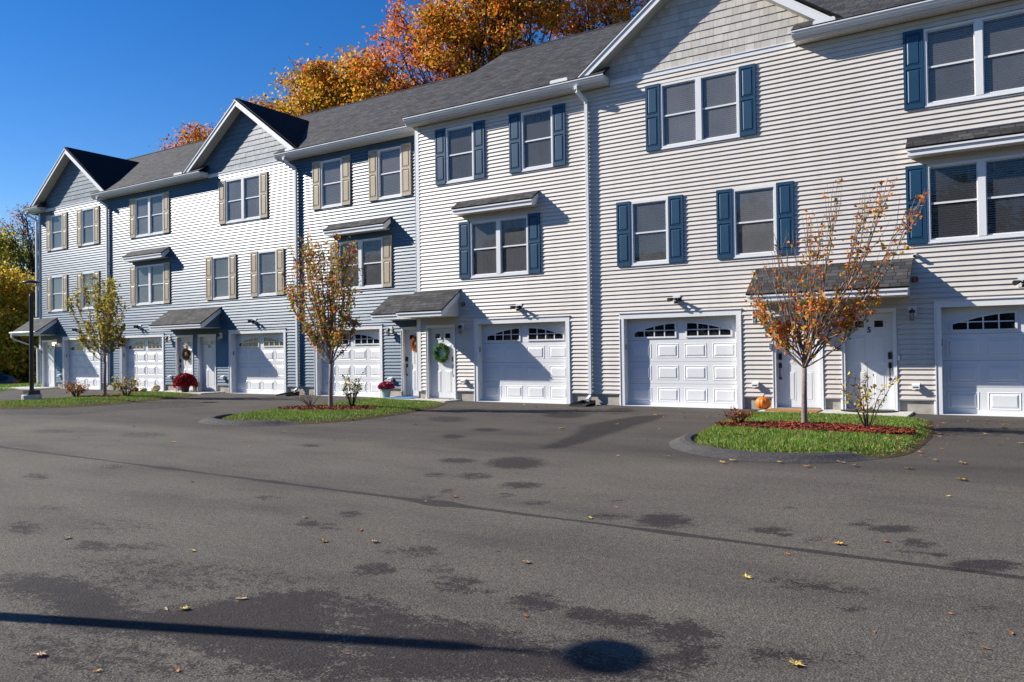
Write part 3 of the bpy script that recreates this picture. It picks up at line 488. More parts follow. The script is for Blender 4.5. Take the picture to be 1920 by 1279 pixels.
# garage doors -------------------------------------------------------
def arc(u): return .16 + .19*math.sin(u*math.pi/2)
def garage_mbs():
    fr = MB()
    for s in (-1, 1):
        fr.box(s*1.495, s*1.378, -.032, .23, 0, 2.12)
        fr.box(s*1.495, s*1.475, -.045, -.032, 0, 2.12)
    fr.box(-1.495, 1.495, -.032, .23, 2.12, 2.25); fr.box(-1.51, 1.51, -.055, 0, 2.25, 2.268)
    fr.box(-1.378, 1.378, -.05, .21, -.02, .012)
    lf = MB(); y = .19
    for i in range(4): lf.box(-1.376, 1.376, y, y+.045, .014+i*.527, .014+(i+1)*.527-.005)
    for i in range(3):
        for c in (-1.032, -.344, .344, 1.032):
            rpanel(lf, c-.275, c+.275, .014+i*.527+.085, .014+i*.527+.435, y, .014, .03, .02, .035)
    gl = MB()
    for s in (-1, 1):
        xo, xi = s*1.19, s*.15; zb = 1.675; n = 16
        def top(u, g=0): return zb + .02 + (.085 + .195*math.sin(u*math.pi/2)) - g
        # surround
        for k in range(n):
            u, v = k/n, (k+1)/n
            a = xo+(xi-xo)*u; b_ = xo+(xi-xo)*v
            lf.slab(sorted([(a,y-.022,top(u)), (b_,y-.022,top(v)), (b_,y-.022,top(v)+.045), (a,y-.022,top(u)+.045)], key=lambda p: 0) if s < 0 else [(b_,y-.022,top(v)), (a,y-.022,top(u)), (a,y-.022,top(u)+.045), (b_,y-.022,top(v)+.045)], .022)
            q = [(a,y-.004,zb), (b_,y-.004,zb), (b_,y-.004,top(v)), (a,y-.004,top(u))]
            gl.face(q if s < 0 else [q[1], q[0], q[3], q[2]])
        lf.box(xo-.04*1, xo+.0, y-.022, y, zb-.04, top(0)+.045) if s < 0 else lf.box(xo, xo+.04, y-.022, y, zb-.04, top(0)+.045)
        lf.box(xi, xi+.04, y-.022, y, zb-.04, top(1)+.045) if s < 0 else lf.box(xi-.04, xi, y-.022, y, zb-.04, top(1)+.045)
        lf.box(min(xo, xi), max(xo, xi), y-.022, y, zb-.04, zb)
        for k in (1, 2, 3):
            u = k/4; a = xo+(xi-xo)*u; lf.box(a-.013, a+.013, y-.016, y-.002, zb, top(u)+.005)
        for k in range(4):
            a = xo+(xi-xo)*k/4; b_ = xo+(xi-xo)*(k+1)/4
            lf.box(min(a,b_)+.013, max(a,b_)-.013, y-.015, y-.002, zb+.135, zb+.157)
    kp = MB(); kp.box(-1.378, -1.362, .045, .10, 1.36, 1.50)
    return fr, lf, gl, kp
_f, _l, _g, _k = garage_mbs()
ME['gf'] = _f.mesh('garage_frame', [M['white']]); ME['gl'] = _l.mesh('garage_leaf', [M['door']])
def _half(s):
    m_ = MB(); f = _g.f[0 if s < 0 else len(_g.f)//2:len(_g.f)//2 if s < 0 else len(_g.f)]
    for q in f: m_.face([_g.v[i] for i in q])
    return m_.mesh('garage_glass', [M['gglass']])
ME['gg'] = _half(-1); ME['gh'] = _half(1); ME['gk'] = _k.mesh('keypad', [M['steel']])
def garage(root, x, yw):
    o = obj('garage_door', ME['gl'], root, (x, yw, 0))
    obj('frame', ME['gf'], o, (x, yw, 0)); obj('window', ME['gg'], o, (x, yw, 0)); obj('window', ME['gh'], o, (x, yw, 0)); obj('keypad', ME['gk'], o, (x, yw, 0))
    return (x-1.495, x+1.495, -1, 2.25)

# entry doors ---------------------------------------------------------
def door(root, x, yw, number, side, handle=True, nz=1.66):
    z0 = .04
    fr = MB()
    for s in (-1, 1):
        fr.box(x+s*.525, x+s*.458, yw-.028, yw+.13, z0, 2.06); fr.box(x+s*.525, x+s*.51, yw-.04, yw-.028, z0, 2.06)
    fr.box(x-.525, x+.525, yw-.028, yw+.13, 2.06, 2.13); fr.box(x-.54, x+.54, yw-.05, yw, 2.13, 2.145)
    lf = MB(); y = yw+.085
    lf.box(x-.456, x+.456, y, y+.04, z0+.03, 2.058)
    for s in (-1, 1):
        c = x+s*.185
        rpanel(lf, c-.125, c+.125, .99, 1.60, y, .008, .02, .01, .02)
        rpanel(lf, c-.125, c+.125, .20, .86, y, .008, .02, .01, .02)
        for q in ((c-.12, c-.085, 1.735, 1.93), (c+.085, c+.12, 1.735, 1.93), (c-.085, c+.085, 1.735, 1.765), (c-.085, c+.085, 1.90, 1.93)):
            lf.box(q[0], q[1], y-.012, y, q[2], q[3])
    gls = []
    for s in (-1, 1):
        gl = MB(); gls.append(gl); c = x+s*.185; gl.face([(c-.085,y-.003,1.765),(c+.085,y-.003,1.765),(c+.085,y-.003,1.90),(c-.085,y-.003,1.90)])
    o = part('front_door', lf, M['door'], root, (x, yw, 0))
    part('frame', fr, M['white'], o); [part('glass', gl, M['gglass'], o) for gl in gls]
    th = MB(); th.box(x-.456, x+.456, yw-.05, yw+.12, z0, z0+.028); part('threshold', th, M['steel'], o)
    if handle:
        h = MB(); c = x+side*.385
        h.box(c-.035, c+.035, y-.03, y, 1.10, 1.24)
        h.box(c-.03, c+.03, y-.02, y, .92, 1.03); h.tube([(c,y-.015,.97),(c,y-.06,.95),(c,y-.065,.80),(c,y-.05,.70),(c,y-.005,.69)], .011, 6)
        h.box(c-.025, c+.025, y-.018, y, .665, .715)
        part('handle', h, M['black'], o)
    if number:
        cu = bpy.data.curves.new('t', 'FONT'); cu.body = number; cu.size = .155; cu.extrude = .003; cu.align_x = 'CENTER'; cu.offset = .004
        t = bpy.data.objects.new('t', cu); COL.objects.link(t); bpy.context.view_layer.update()
        me = bpy.data.meshes.new_from_object(t.evaluated_get(bpy.context.evaluated_depsgraph_get()))
        bpy.data.objects.remove(t); me.transform(Matrix.Rotation(math.pi/2, 4, 'X')); me.materials.clear(); me.materials.append(M['black'])
        q = obj('house_number', me, o, (x, y-.006, nz)); 
    return (x-.525, x+.525, -1, 2.13)

def wall_lamp(root, x, yw, z, lit=False):
    p = MB(); p.box(x-.085, x+.085, yw-.04, yw-.001, z-.06, z+.14)
    o = part('wall_lamp', p, M['white'], root, (x, yw, z))
    b = MB()
    b.tube([(x,yw-.04,z+.05),(x,yw-.10,z+.09),(x,yw-.13,z+.06)], .012, 6)
    b.lathe([(.0,.075),(.045,.065),(.06,.03),(.06,.012),(.054,.010),(.0,.012)], (x, yw-.13, z-.01), 10)
    b.lathe([(.0,-.155),(.045,-.15),(.045,-.138),(.0,-.136)], (x, yw-.13, z), 10)
    for k in range(4):
        a = math.pi/4 + k*math.pi/2; b.tube([(x+.043*math.cos(a), yw-.13+.043*math.sin(a), z-.145), (x+.05*math.cos(a), yw-.13+.05*math.sin(a), z+.01)], .005, 4)
    part('lantern', b, M['black'], o)
    g = MB(); g.lathe([(.038,-.137),(.045,.0)], (x, yw-.13, z), 10)
    part('lamp_glass', g, M['warm'] if lit else M['lampglass'], o)
def floodlight(root, x, yw, z):
    p = MB(); p.box(x-.09, x+.09, yw-.035, yw-.001, z-.09, z+.09)
    o = part('floodlight', p, M['white'], root, (x, yw, z))
    b = MB(); b.lathe([(0,-.035),(.04,-.03),(.045,0),(.04,.03),(0,.035)], (x, yw-.07, z), 10)
    for s in (-1, 1):
        b.tube([(x, yw-.06, z), (x+s*.07, yw-.12, z+.005)], .014, 6)
        b.tube([(x+s*.06, yw-.09, z+.01), (x+s*.10, yw-.14, z-.005), (x+s*.14, yw-.20, z-.02)], [.026,.04,.052], 10)
    b.box(x-.03, x+.03, yw-.11, yw-.05, z-.10, z-.045)
    part('lamp_head', b, M['black'], o)
def vent(root, x, yw, z):
    p = MB(); p.box(x-.075, x+.075, yw-.03, yw-.001, z-.07, z+.07)
    p.extrude_x([(yw-.03,z+.06),(yw-.12,z+.035),(yw-.12,z-.045),(yw-.105,z-.045),(yw-.03,z-.01)], x-.07, x+.07)
    o = part('dryer_vent', p, M['white'], root, (x, yw, z))
    s = MB(); s.box(x-.05, x+.05, yw-.1225, yw-.119, z-.022, z+.0); part('vent_slot', s, M['black'], o)
def strobe(root, x, yw, z):
    p = MB(); p.box(x-.055, x+.055, yw-.05, yw-.001, z-.055, z+.055); o = part('fire_strobe', p, M['red'], root, (x, yw, z))
    l = MB(); l.box(x-.018, x+.018, yw-.075, yw-.05, z-.045, z+.045); part('lens', l, M['lampglass'], o)

# small roofs ----------------------------------------------------------
def shed_roof(root, name, x0, x1, yw, d, top, ft, fb, cheek, gutter=False, cl=True, cr=True):
    r = MB(); hy = math.hypot(d+.02, top-ft)
    e = .03
    uvq = [(x0-e, 0), (x1+e, 0), (x1+e, hy), (x0-e, hy)]
    r.slab([(x0-e,yw-d-.025,ft),(x1+e,yw-d-.025,ft),(x1+e,yw-.004,top),(x0-e,yw-.004,top)], .035, 0, uvq)
    o = part(name, r, M['roof'], root, (x0, yw, fb))
    f = MB(); t = .03; k = (top-ft)/d
    f.box(x0, x1, yw-d, yw-d+.02, fb, ft-.035)
    f.box(x0-.01, x1+.01, yw-d-.03, yw-d, ft-.075, ft-.04)               # drip edge
    for x, s in ((x0, 1), (x1, -1)):                                     # rake boards
        xa, xb = (x, x+t*s)
        prof = [(yw-d+.02, fb), (yw-d+.10, fb), (yw-.01, top-.05-.16), (yw-.01, top-.04), (yw-d+.02, ft-.04)]
        f.extrude_x(prof, min(xa, xb), max(xa, xb))
    f.box(x0-.02, x1+.02, yw-.02, yw-.003, top-.002, top+.035)             # flashing
    part('fascia', f, M['white'], o)
    s = MB(); s.box(x0+.03, x1-.03, yw-d+.02, yw-.003, fb+.005, fb+.02); part('soffit', s, M['soffit'], o)
    for x, sg, on in ((x0+.036, -1, cl), (x1-.036, 1, cr)):
        if not on: continue
        c = MB(); z = fb+.02
        while z < top-.12:
            z2 = min(z+P, top-.1); ya = yw - d*(top-.12-z)/(top-ft); yb = yw - d*(top-.12-z2)/(top-ft)
            ya = max(ya, yw-d+.03); yb = max(yb, yw-d+.03)
            q = [(x+sg*.012, ya, z), (x+sg*.012, yw-.003, z), (x+sg*.001, yw-.003, z2), (x+sg*.001, min(yb, yw-.004), z2)]
            c.face(q if sg > 0 else q[::-1]); c.face([(x+sg*.012, ya, z), (x-sg*.01, ya, z), (x-sg*.01, yw-.003, z), (x+sg*.012, yw-.003, z)])
            z = z2
        if c.f: part('cheek_wall', c, cheek, o)
    return o

GP = [(-.305,7.965),(-.345,7.965),(-.352,7.985),(-.395,8.035),(-.405,8.075),(-.42,8.08),(-.42,8.105),(-.408,8.105),(-.40,8.09),(-.30,8.075)]
def gutter(root, x0, x1, yw):
    g = MB(); g.extrude_x([(yw+a, b_) for a, b_ in GP], x0, x1)
    g.box(x0+.005, x1-.005, yw-.30, yw-.275, 7.93, 8.10)
    part('gutter', g, M['gutter'], root, (x0, yw, 7.96))
    s = MB(); s.box(x0+.01, x1-.01, yw-.275, yw-.002, 7.92, 7.935)
    for x in (x0+.012, x1-.03): s.box(x, x+.018, yw-.275, yw-.004, 7.936, 8.11)
    part('soffit', s, M['soffit'], root, (x0, yw, 7.92))
def downspout(root, x, yw, xt, out=True, bottom=.16, toz=None):
    g = MB()
    pts = [(xt, yw-.36, 7.97), (xt, yw-.36, 7.88), (xt+(x-xt)*.1, yw-.34, 7.83), (xt+(x-xt)*.9, yw-.11, 7.62), (x, yw-.085, 7.55), (x, yw-.085, bottom+.12)]
    if out: pts += [(x, yw-.095, bottom+.06), (x-.01, yw-.14, bottom+.01), (x-.02, yw-.22, bottom-.03)]
    g.tube(pts, .056, 4, rot=math.pi/4)
    for z in (2.6, 5.2): g.box(x-.045, x+.045, yw-.11, yw-.004, z, z+.03)
    part('downspout', g, M['gutter'], root, (x, yw, 0))

# shakes ---------------------------------------------------------------
def shakes(root, cx, yw, z0, apex, slope, mat):
    mb = MB(); tone = []; rg = random.Random(int(cx*10)); z = z0; row = 0; h = .18
    def halfw(zz): return (apex-zz)/slope
    while z < apex-.02:
        z1 = min(z+h, apex); x = cx-halfw(z)-.3 + rg.random()*.1; xe = cx+halfw(z)
        while x < xe:
            w = rg.choice((.10,.13,.16,.19,.22)); a = x; b_ = x+w; x = b_
            # clip to triangle
            pts = [(a, z), (b_-.004, z), (b_-.004, z1), (a, z1)]
            out = []
            def inside(p): return abs(p[0]-cx) <= halfw(p[1])+1e-9
            for s in (-1, 1):     # clip by both slopes
                src = pts if s == -1 else out; res = []
                for i in range(len(src)):
                    p, q = src[i], src[(i+1) % len(src)]
                    fp = halfw(p[1]) - s*(p[0]-cx); fq = halfw(q[1]) - s*(q[0]-cx)
                    if fp >= 0: res.append(p)
                    if (fp >= 0) != (fq >= 0):
                        t = fp/(fp-fq); res.append((p[0]+(q[0]-p[0])*t, p[1]+(q[1]-p[1])*t))
                out = res
                if not out: break
            if len(out) < 3: continue
            th = .016 + rg.random()*.005; tn = rg.random()
            f = [(p[0], yw-.003-th*(1-(p[1]-z)/h*.8), p[1]) for p in out]
            mb.face(f); tone.append(tn)
            lo = [p for p in f if abs(p[2]-z) < 1e-6]
            if len(lo) == 2:
                mb.face([lo[0], (lo[0][0], yw, z), (lo[1][0], yw, z), lo[1]]); tone.append(tn)
            mb.face([(a, yw-.003-th, z), (a, yw-.003-th*.2, z1), (a, yw, z1), (a, yw, z)]) if inside((a, z1)) and inside((a, z)) else None
            if len(mb.f) > len(tone): tone.append(tn)
        z = z1
    # back plane in shadow colour between the shakes
    mb.face([(cx-halfw(z0), yw+.001, z0), (cx+halfw(z0), yw+.001, z0), (cx, yw+.001, apex)]); tone.append(0)
    o = part('gable_wall', mb, mat, root, (cx, yw, z0))
    at = o.data.attributes.new('tone', 'FLOAT', 'FACE'); at.data.foreach_set('value', tone)
    return o

def gable(root, cx, yw, mat, fx0, fx1):
    shakes(root, cx, yw, 8.025, 10.17, .73, mat)
    hw = 3.16; yf = yw-.35; yb = yw+3.02; zr = 10.40; ze = 8.10
    r = MB(); sl = math.hypot(hw, zr-ze)
    for s in (-1, 1):
        A = (cx, yf, zr); B = (cx, yb, zr); Cc = (cx+s*hw, yw-.40, ze+.012); D = (cx+s*hw, yf, ze+.012)
        q = [D, Cc, B, A] if s > 0 else [A, B, Cc, D]
        uv = [(0,0),(abs(q[1][1]-q[0][1]),0),(3.4,sl),(0,sl)] if s > 0 else [(0,sl),(3.4,sl),(.1,0),(0,0)]
        r.slab(q, .04, 0, uv)
    r.tube([(cx, yf-.004, zr-.005), (cx, yb, zr-.005)], .03, 6)
    part('gable_roof', r, M['roof'], root, (cx, yw, ze))
    f = MB(); k = (zr-ze)/hw
    for s in (-1, 1):
        def P2(u, dz, y): return (cx+s*hw*u, y, zr-(zr-ze)*u+dz)
        for (za, zb, y0, y1) in ((-.045, -.085, yf-.03, yf+.02), (-.085, -.25, yf-.008, yf+.02)):
            q = [P2(0, za, 0), P2(min(1, (zr+za-8.112)/(zr-ze)), za, 0), P2(min(1, (zr+zb-8.112)/(zr-ze)), zb, 0), P2(0, zb, 0)]
            prof = [(p[0], p[2]) for p in q]
            f.extrude_y(prof if s < 0 else prof[::-1], y0, y1)
        # soffit of the rake
    part('rake_board', f, M['white'], root, (cx, yw, ze))
    sf = MB()
    for s in (-1, 1):
        a = (cx, yf+.02, zr-.24); b_ = (cx+s*hw*.93, yf+.02, 8.02); c = (cx+s*hw*.93, yw-.001, 8.02); d = (cx, yw-.001, zr-.24)
        sf.face([a, b_, c, d] if s < 0 else [d, c, b_, a])
    part('rake_soffit', sf, M['soffit2'], root, (cx, yw, ze))
    b = MB(); b.box(fx0, fx1, yw-.028, yw-.001, 7.91, 8.022); b.box(fx0, fx1, yw-.045, yw-.028, 8.005, 8.03); part('frieze_board', b, M['white'], root, (cx, yw, 7.9))
M['soffit2'] = plain('rake_soffit', (.52,.505,.47), .5, .4, .08, 20)

def flash(root, x0, x1, y, z):
    g = MB(); t = .006
    g.extrude_y([(x0,z),(x1,z),(x1,z+.09),(x1-.03,z+.12),(x0+.03,z+.12),(x0,z+.09)], y, y+t); part('gutter_guard', g, M['white'], root, (x0, y, z))

def main_roof(root, segs, yw, ridge_y, x0, x1, slope=.66):
    r = MB(); ze = 8.125; ye = yw-.43
    def zz(y): return ze + slope*(y-ye)
    kk = math.hypot(1, slope)
    for a, b_, front in segs:
        y0 = ye if front else yw+.06
        r.slab([(a,y0,zz(y0)),(b_,y0,zz(y0)),(b_,ridge_y,zz(ridge_y)),(a,ridge_y,zz(ridge_y))], .035, 0,
               [(a,(y0-ye)*kk),(b_,(y0-ye)*kk),(b_,(ridge_y-ye)*kk),(a,(ridge_y-ye)*kk)])
    zr = zz(ridge_y); yb = ridge_y*2-ye
    r.slab([(x1,yb,ze),(x0,yb,ze),(x0,ridge_y,zr),(x1,ridge_y,zr)], .035, 0, [(x1,0),(x0,0),(x0,6),(x1,6)])
    # ridge cap shingles
    n = int((x1-x0)/.15)
    for i in range(n):
        a = x0+(x1-x0)*i/n; b_ = x0+(x1-x0)*(i+1)/n
        for s in (-1, 1):
            q = [(a,ridge_y+s*.14,zr-.14*slope+.012),(b_,ridge_y+s*.14,zr-.14*slope+.02),(b_,ridge_y,zr+.02),(a,ridge_y,zr+.012)]
            r.face(q if s < 0 else q[::-1], 0, [(a,0.01),(b_,0.01),(b_,.12),(a,.12)])
    part('roof', r, M['roof'], root, (x0, yw, ze))
    g = MB(); 
    for x in (x0+.06, x1-.06):                     # end walls up to the ridge
        g.face([(x, yw, 7.9), (x, yb-.5, 7.9), (x, yb-.5, ze), (x, ridge_y, zr-.05), (x, yw, zz(yw)-.05)])
    return g, zr, yb

# =================================================================== BEIGE BLOCK
BW = thing('townhouse_block', 'nearer beige townhouse block with navy shutters, a wide shake-covered gable and the door numbered 5', 'townhouse', (-8.0, 0, 0), 'attached townhouse blocks along the driveway')
holes = []
for x, z, k, cov, pn in ((-.40,6.145,'d','b','m'), (-.40,3.42,'d','o','q'), (-5.98,6.145,'d','b','p'), (-7.245,3.42,'s','k','m'), (-4.745,3.42,'s','h','p'),
                     (-12.86,6.145,'s','c','m'), (-10.35,6.145,'s','g','m'), (-11.60,3.42,'d','g','m'), (4.6,6.145,'s','c','p')):
    holes.append(window(BW, x, z, 0, k, cov, 'navy', pn))
for x in (.24, -6.575, -10.955): holes.append(garage(BW, x, 0))
holes.append(door(BW, -2.46, 0, '5', 1)); holes.append(door(BW, -3.88, 0, '7', -1)); holes.append(door(BW, -13.62, 0, '9', 1, True, 1.67))
w = MB(); siding(w, -14.34, 6.2, ZS, ZTOP, 0, holes)
siding(w, 0, .62, ZS, ZTOP, -14.46, (), 0, -1, 'y')                     # end return
w.box(-14.475, -14.335, -.028, -.0, .25, 7.93, 1); w.box(-14.485, -14.46, -.028, .12, .25, 7.93, 1)
def starter(w, xa, xb, y):
    q = [xa]+sorted(sum([[h[0], h[1]] for h in holes if h[2] < 0], []))+[xb]
    for a, b_ in zip(q[::2], q[1::2]):
        if b_-a > .02: w.box(a, b_, y-.02, y, ZS-.02, ZS-.002, 1)
starter(w, -14.33, 6.2, 0)
for h in holes:                                                        # J-channel shadow gap beside trims
    pass
w.face([(-14.46,.0,7.9),(-14.46,10.4,7.9),(-14.46,10.4,0),(-14.46,.0,0)]); w.face([(6.2,0,0),(6.2,10.4,0),(6.2,10.4,11),(6.2,0,11)]); w.face([(6.2,10.4,0),(-14.46,10.4,0),(-14.46,10.4,8.2),(6.2,10.4,8.2)])
part('wall', w, [M['beige'], M['white']], BW)
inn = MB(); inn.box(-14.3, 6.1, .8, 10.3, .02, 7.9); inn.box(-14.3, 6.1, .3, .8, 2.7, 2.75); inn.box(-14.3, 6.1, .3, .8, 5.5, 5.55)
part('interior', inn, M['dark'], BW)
xs = [-14.46] + sorted(sum([[h[0]-.02, h[1]+.02] for h in holes if h[2] < 0], [])) + [6.2]
for a, b_ in zip(xs[::2], xs[1::2]):
    if b_-a > .02:
        fd = MB(); fd.box(a, b_, .025, .2, -.2, .288); part('foundation', fd, M['concrete'], BW, (a, 0, 0))
fd = MB(); fd.box(-14.45, -14.25, .2, .62, -.2, .288); part('foundation', fd, M['concrete'], BW, (-14.4, .3, 0))
for h in holes:
    if h[2] < 0:
        for x in (h[0]-.035, h[1]+.005):
            t = MB(); t.box(x, x+.03, -.012, .03, .0, ZS); part('corner_trim', t, M['white'], BW, (x, 0, 0))
gutter(BW, -14.60, -8.23, 0); gutter(BW, -3.80, 6.3, 0)
gable(BW, -5.93, 0, M['shake_beige'], -8.228, -3.80)
g, zr, yb = main_roof(BW, [(-14.62,-8.23,True), (-8.23,-3.80,False), (-3.80,6.3,True)], 0, 5.0, -14.62, 6.3)
part('end_wall', g, M['beige'], BW)
flash(BW, -9.72, -9.22, -.41, 8.10); flash(BW, -3.36, -2.92, -.41, 8.10)
downspout(BW, -8.86, 0, -9.0)
shed_roof(BW, 'door_canopy', -4.70, -1.64, 0, .87, 3.14, 2.52, 2.355, M['beige'])
shed_roof(BW, 'door_canopy', -14.50, -12.92, 0, .87, 3.14, 2.52, 2.355, M['beige'])
shed_roof(BW, 'window_awning', -12.90, -10.34, 0, .35, 5.59, 5.33, 5.155, M['beige'])
shed_roof(BW, 'window_awning', -1.64, .92, 0, .35, 5.56, 5.30, 5.125, M['beige'])
for x in (-1.64, -4.74, -12.86): wall_lamp(BW, x, 0, 2.03)
for x in (-6.59, -10.98, .24): floodlight(BW, x, 0, 2.54)
for x in (-1.60, -4.78, -12.80): vent(BW, x, 0, .55)
for x in (-1.58, -12.80): strobe(BW, x, 0, 2.70)
cm = MB(); cm.tube([(-1.56,-.001,3.19),(-1.56,-.03,3.19)], .035, 10); cm.tube([(-1.555,-.03,3.185),(-1.57,-.12,3.16)], .04, 12)
o = part('security_camera', cm, M['white'], BW, (-1.56,0,3.19)); cl = MB(); cl.tube([(-1.57,-.12,3.16),(-1.571,-.128,3.157)], .03, 12); part('lens', cl, M['black'], o)
bl = MB(); bl.box(-1.905-.022, -1.905+.022, -.05, -.016, 1.08, 1.21); o = part('doorbell', bl, M['white'], BW, (-1.905,0,1.1)); bb = MB(); bb.tube([(-1.905,-.05,1.185),(-1.905,-.054,1.185)], .014, 10); part('button', bb, M['black'], o)
bl = MB(); bl.box(-4.46, -4.41, -.07, -.03, 1.33, 1.46); part('doorbell', bl, M['steel'], BW, (-4.43,0,1.3))

# =================================================================== BLUE BLOCK
YB = .61
BB = thing('townhouse_block', 'farther slate-blue townhouse block with tan shutters and two small gables', 'townhouse', (-25.7, YB, 0), 'attached townhouse blocks along the driveway')
holes = []
for x, z, k, cov, pn in ((-18.49,6.145,'s','b','p'), (-15.985,6.145,'s','b','p'), (-17.25,3.42,'d','o','m'), (-22.88,6.145,'d','h','p'), (-24.12,3.42,'s','b','r'), (-21.62,3.42,'s','k','p'),
                     (-28.5,6.145,'d','h','r'), (-28.5,3.42,'d','h','r'), (-35.42,6.145,'s','b','r'), (-32.90,6.145,'s','b','r'), (-35.42,3.42,'s','b','r'), (-32.91,3.42,'s','h','r')):
    holes.append(window(BB, x, z, YB, k, cov, 'tan', pn))
for x in (-17.855, -22.215, -29.11, -33.505): holes.append(garage(BB, x, YB))
holes.append(door(BB, -15.08, YB, None, -1)); holes.append(door(BB, -24.98, YB, '13', 1, False)); holes.append(door(BB, -26.33, YB, '15', -1)); holes.append(door(BB, -36.20, YB, '17', 1))
w = MB(); siding(w, -36.86, -14.47, ZS, ZTOP, YB, holes)
w.box(-36.995, -36.86, YB-.028, YB, .25, 7.93, 1); w.box(-37.01, -36.985, YB-.028, YB+.12, .25, 7.93, 1)
w.face([(-36.985,YB+.12,8.1),(-36.985,10.4,8.1),(-36.985,10.4,0),(-36.985,YB+.12,0)][::-1]); w.face([(-36.985,10.4,0),(-14.5,10.4,0),(-14.5,10.4,8.2),(-36.985,10.4,8.2)][::-1])
starter(w, -36.86, -14.5, YB)
part('wall', w, [M['blue'], M['white']], BB)
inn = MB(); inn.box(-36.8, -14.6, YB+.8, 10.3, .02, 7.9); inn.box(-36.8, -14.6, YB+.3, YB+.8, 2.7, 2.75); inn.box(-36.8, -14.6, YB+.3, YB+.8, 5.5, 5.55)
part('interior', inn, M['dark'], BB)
xs = [-36.98] + sorted(sum([[h[0]-.02, h[1]+.02] for h in holes if h[2] < 0], [])) + [-14.5]
for a, b_ in zip(xs[::2], xs[1::2]):
    if b_-a > .02:
        fd = MB(); fd.box(a, b_, YB+.025, YB+.2, -.2, .288); part('foundation', fd, M['concrete'], BB, (a, YB, 0))
for h in holes:
    if h[2] < 0:
        for x in (h[0]-.035, h[1]+.005):
            t = MB(); t.box(x, x+.03, YB-.012, YB+.03, .0, ZS); part('corner_trim', t, M['white'], BB, (x, YB, 0))
gutter(BB, -37.60, -36.36, YB); gutter(BB, -32.06, -24.82, YB); gutter(BB, -20.80, -14.487, YB)
gable(BB, -22.82, YB, M['shake_blue'], -24.82, -20.80); gable(BB, -34.10, YB, M['shake_blue'], -36.36, -32.06)
g, zr, yb = main_roof(BB, [(-37.62,-36.36,True), (-36.36,-32.06,False), (-32.06,-24.82,True), (-24.82,-20.80,False), (-20.80,-14.485,True)], YB, 5.0, -37.62, -14.485)
part('end_wall', g, M['blue'], BB)
flash(BB, -26.35, -25.85, YB-.41, 8.10); flash(BB, -20.25, -19.9, YB-.41, 8.10)
downspout(BB, -20.10, YB, -20.35); downspout(BB, -31.38, YB, -31.6); downspout(BB, -37.06, YB, -37.35, False, 3.1)
shed_roof(BB, 'door_canopy', -16.02, -14.475, YB, .87, 3.14, 2.52, 2.355, M['blue'], cr=False)
shed_roof(BB, 'door_canopy', -27.22, -24.16, YB, .87, 3.14, 2.52, 2.355, M['blue'])
c17 = shed_roof(BB, 'door_canopy', -37.62, -35.49, YB, .87, 3.14, 2.52, 2.355, M['blue'])
g = MB(); g.extrude_x([(YB-.895,2.40),(YB-.93,2.40),(YB-.97,2.46),(YB-.985,2.50),(YB-.97,2.52),(YB-.895,2.50)], -37.66, -35.47); part('gutter', g, M['gutter'], c17)
g = MB(); g.tube([(-37.5,YB-.94,2.42),(-37.5,YB-.94,2.30),(-37.47,YB-.88,2.2),(-37.08,YB-.15,1.86),(-37.04,YB-.08,1.78),(-37.04,YB-.07,.25),(-37.05,YB-.1,.15),(-37.1,YB-.24,.09)], .048, 4, rot=math.pi/4); part('downspout', g, M['gutter'], c17)
shed_roof(BB, 'window_awning', -18.53, -15.98, YB, .35, 5.59, 5.33, 5.155, M['blue']); shed_roof(BB, 'window_awning', -29.80, -27.24, YB, .35, 5.61, 5.34, 5.155, M['blue'])
for x, l in ((-16.03,False), (-24.17,False), (-27.26,False), (-35.56,True)): wall_lamp(BB, x, YB, 2.04, l)
for x in (-17.85, -22.31, -29.2, -33.74): floodlight(BB, x, YB, 2.55)
for x in (-16.03, -24.04, -27.2, -35.25): vent(BB, x, YB, .56)
for x in (-24.06, -35.44): strobe(BB, x, YB, 2.70)
# =================================================================== GROUND
def dz(x, y):
    d = max(0.0, min(1.0, (-x-41.5)/9.0)); d = d*d*(3-2*d)
    return -1.05*d
def grid(xs, ys, fz):
    v = [(x, y, fz(x, y)) for y in ys for x in xs]; n = len(xs)
    f = [(j*n+i, j*n+i+1, (j+1)*n+i+1, (j+1)*n+i) for j in range(len(ys)-1) for i in range(n-1)]
    return v, f
xs = [-900,-400,-200,-120,-90,-75,-62,-55]+[-52+i for i in range(13)]+[-35,-20,0,20,60,150,400,900]
ys = [-900,-400,-150,-60,-30,-15,-5,5,15,30,60,150,400,900]
v, f = grid(xs, ys, lambda x, y: dz(x, y)-.05)
me = bpy.data.meshes.new('ground'); me.from_pydata(v, [], f); me.materials.append(M['ground']); o = obj('ground', me); o['kind'] = 'structure'
xs = [-39,-34,-30,-27,-24.5]+[-23+.1*i for i in range(281)]+[6,9,14,22]
ys = [-40,-30,-24,-20,-18.4]+[-17.6+.1*i for i in range(177)]+[.3,.8]
v, f = grid(xs, ys, lambda x, y: 0)
me = bpy.data.meshes.new('parking_lot'); me.from_pydata(v, [], f); me.materials.append(M['asphalt'])
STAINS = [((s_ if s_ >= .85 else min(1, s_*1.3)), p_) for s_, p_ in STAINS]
X = np.array([p[0] for p in v]); Y = np.array([p[1] for p in v]); D = np.zeros(len(v))
